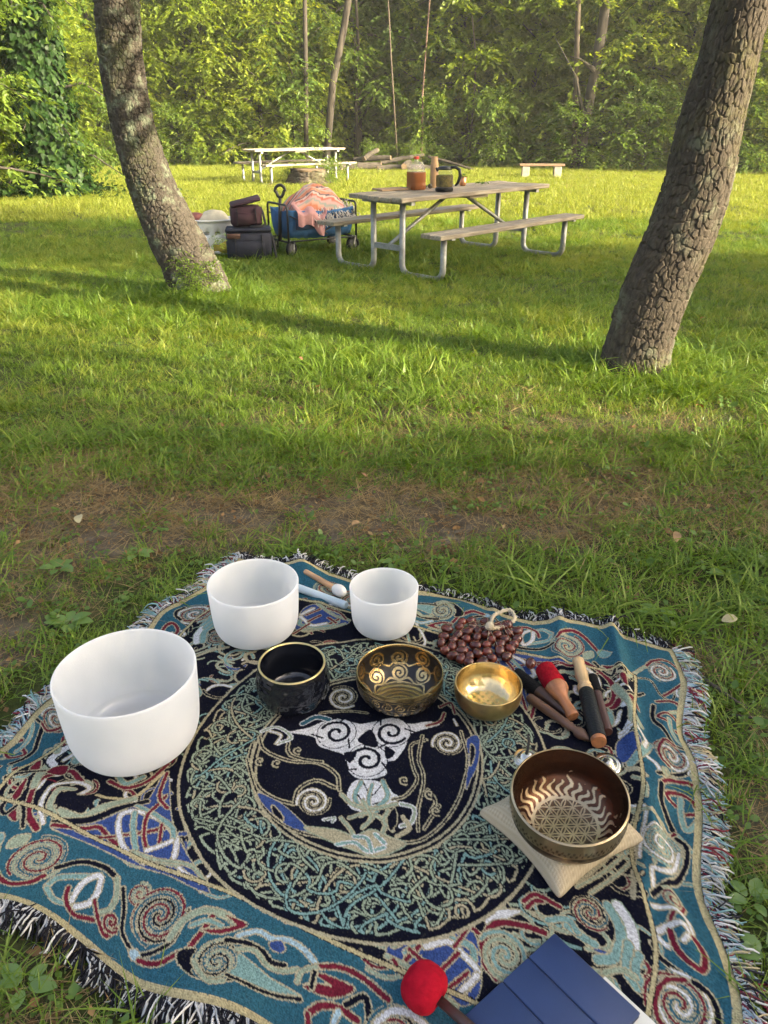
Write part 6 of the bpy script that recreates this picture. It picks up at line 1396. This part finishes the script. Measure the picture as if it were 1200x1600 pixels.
def tablet():
    a = at(867, 1459, BZ + .014); L_ = .252; W_ = .19; dl = Vector((-.195, -.159, 0)).normalized(); rz = math.atan2(dl.y, dl.x)
    pp = at(985, 1560, BZ); sh = empty('paper_sheet', (a.x, a.y, BZ + .001), rz, 'white paper sheet sticking out from under the navy case', 'paper')
    root = empty('tablet_case', (a.x, a.y, BZ + .0035), rz, 'navy blue folding tablet case at the near edge of the blanket', 'tablet case')
    nv = P('navy_cover', (.018, .040, .125), .55, noise=.06, nscale=20, bump=.12, bscale=400); nvd = P('navy_crease', (.008, .016, .05), .6)
    mb = MB(); mb.box((L_ / 2, W_ / 2, .0035), (L_, W_, .007), bev=.003); mb.build('back_cover', nvd, root)
    MB().box((L_ / 2, W_ / 2, .0085), (L_ - .006, W_ - .006, .003), bev=.001).build('tablet', P('dark_glass', (.01, .01, .01), .1), root)
    x = 0; ws = [.076, .070, .106]
    for k, w in enumerate(ws):
        MB().box((x + w / 2, W_ / 2, .0125), (w - .0022, W_, .005), bev=.0018).build('cover_panel', nv, root); x += w
    MB().box((L_ / 2, W_ / 2, .0112), (L_ - .002, W_ - .002, .002)).build('hinge_lining', nvd, root, False)
    mb = MB(); mb.box((.05, .212, .0012), (.127, .21, .0022)); mb.build('sheet', P('white_paper', (.72, .71, .66), .8), sh, False)
    # sheet reaches past the far long side of the case
    sh.location = Vector((a.x, a.y, BZ)) + Vector((.126, -.166, 0)).normalized() * .0
tablet()

# ------------------------------------------------------------------ weeds, fallen leaves, twigs
def weed(name, label, px, py, n, ll, seed, lobed=False, lift=.5):
    p = at(px, py, 0); root = empty(name, (p.x, p.y, float(gz(np.array(p.x), np.array(p.y)))), 0, label, 'weed'); r = np.random.default_rng(seed)
    for k in range(n):
        a = k * 2.4 + r.uniform(-.3, .3); L_ = ll * r.uniform(.65, 1.1); up = lift * r.uniform(.3, 1); V = []; Fc = []
        d = Vector((math.cos(a), math.sin(a), 0)); s = Vector((-d.y, d.x, 0)); m = 7
        for i in range(m + 1):
            t = i / m; w = .30 * L_ * math.sin(PI * min(1, t * .93 + .07)) ** .8 * (1 + (.25 * (i % 2) if lobed else 0)); c = d * (L_ * t + .01) + Vector((0, 0, .012 + L_ * (up * t - .75 * up * t * t)))
            V += [c - s * w + Vector((0, 0, w * .25)), c, c + s * w + Vector((0, 0, w * .25))]
        for i in range(m):
            q = i * 3; Fc += [(q, q + 1, q + 4, q + 3), (q + 1, q + 2, q + 5, q + 4)]
        mb = MB(); mb.add(V, Fc); mb.build('leaf', M_WEED, root)
M_WEED = leaf_mat('weed_leaf', (.11, .20, .04), (.15, .25, .05), .3, .06, island=False)
weed('broadleaf_weed', 'broad-leaved weed on the soil left of the medium white bowl', 108, 978, 7, .065, 1)
weed('broadleaf_weed', 'leafy weed further back at the left edge of the trodden soil', 92, 892, 7, .06, 2, True)
weed('broadleaf_weed', 'large weed at the right picture edge near the bottom', 1196, 1494, 6, .06, 3, True)
weed('broadleaf_weed', 'pointed-leaf weed beside the right fringe of the blanket', 1172, 1412, 5, .045, 4)
weed('broadleaf_weed', 'small weed behind the mallet with the white ball', 615, 884, 6, .045, 5)
weed('broadleaf_weed', 'round-leaved weed behind the folded right corner of the blanket', 1030, 965, 6, .055, 6)
weed('broadleaf_weed', 'low weed in the shade near the left picture edge', 215, 870, 6, .05, 7)
weed('broadleaf_weed', 'weed on the grass left of the blanket fringe at the bottom', 40, 1545, 5, .05, 8)
weed('broadleaf_weed', 'weed rosette in the grass right of the bare soil', 1135, 905, 6, .055, 9)
M_DL = {'tan': P('tan_leaf', (.27, .17, .08), .8, noise=.25, nscale=40), 'brown': P('brown_leaf', (.24, .12, .055), .8, noise=.3, nscale=40), 'pale': P('pale_leaf', (.36, .32, .18), .8, noise=.15, nscale=40), 'orange': P('orange_leaf', (.40, .17, .05), .8, noise=.25, nscale=40)}
for k, (px, py, s, m, lab) in enumerate([(124, 811, .055, 'pale', 'pale dry leaf on the bare soil at the left'), (565, 742, .05, 'brown', 'brown leaf standing in the grass behind the smallest white bowl'), (393, 508, .05, 'tan', 'tan leaf on the lawn right of the curved trunk foot'), (1093, 635, .05, 'orange', 'orange leaf on the lawn right of the leaning trunk'),
        (1057, 839, .05, 'tan', 'tan leaf on the bare patch at the right'), (497, 604, .045, 'orange', 'orange leaf in the middle of the shaded lawn'), (556, 818, .04, 'tan', 'small tan chip on the bare soil in the middle'), (1140, 968, .05, 'pale', 'pale dry leaf in the grass at the right picture edge'), (855, 858, .035, 'brown', 'small brown leaf on the bare soil behind the rattle'), (1098, 497, .04, 'orange', 'small orange leaf in the sunlit grass right of the leaning trunk'), (176, 1030, .04, 'tan', 'dry leaf scrap on the soil beside the largest white bowl'), (470, 560, .035, 'brown', 'tiny brown leaf on the lawn left of the middle')]):
    p = at(px, py, .035 if py > 700 else .09); V = []; Fc = []; m_ = 6; r = np.random.default_rng(k)
    for i in range(m_ + 1):
        t = i / m_; w = .32 * math.sin(PI * min(1, t * .95 + .04)) ** .7
        V += [(-w * s, (t - .5) * s, .25 * w * s + .12 * s * math.sin(t * 3)), (0, (t - .5) * s, .12 * s * math.sin(t * 3)), (w * s, (t - .5) * s, .3 * w * s + .12 * s * math.sin(t * 3))]
    for i in range(m_): q = i * 3; Fc += [(q, q + 1, q + 4, q + 3), (q + 1, q + 2, q + 5, q + 4)]
    mb = MB(); mb.add(V, Fc); o = mb.build('fallen_leaf', M_DL[m], None, True, p, (r.uniform(-.5, .5), r.uniform(-.5, .5), r.uniform(0, 6.28))); tag(o, lab, 'leaf', 'fallen leaves')
def twig(path, w, lab):
    pts = [at(px, py, .012) for px, py in path]; b = pts[0].copy(); mb = MB(); mb.tube([p - b for p in pts], [w * (1 - .5 * i / len(pts)) for i in range(len(pts))], 6); tag(mb.build('twig', M_BARKF, None, True, b), lab, 'twig')
twig([(1098, 1060), (1125, 1078), (1150, 1096), (1172, 1108)], .006, 'dry twig on the soil beside the right fringe')
twig([(905, 720), (930, 735), (950, 752)], .005, 'short dry twig in the grass at the edge of the bare soil')
twig([(1150, 1118), (1180, 1122), (1199, 1124)], .004, 'thin twig near the right picture edge')

# ------------------------------------------------------------------ summer haze between the trees
def haze():
    m, nt, out = new_mat('summer_haze'); v = nd(nt, 'ShaderNodeVolumePrincipled'); v.inputs['Color'].default_value = (.95, .96, .90, 1); v.inputs['Density'].default_value = .0015; v.inputs['Anisotropy'].default_value = .2
    nt.links.new(v.outputs[0], out.inputs['Volume'])
    mb = MB(); mb.box((0, 40, 16.5), (330, 330, 36)); o = mb.build('haze', m, None, False); tag(o, 'thin pale summer haze softening the far woods', 'haze', kind='stuff')
haze()
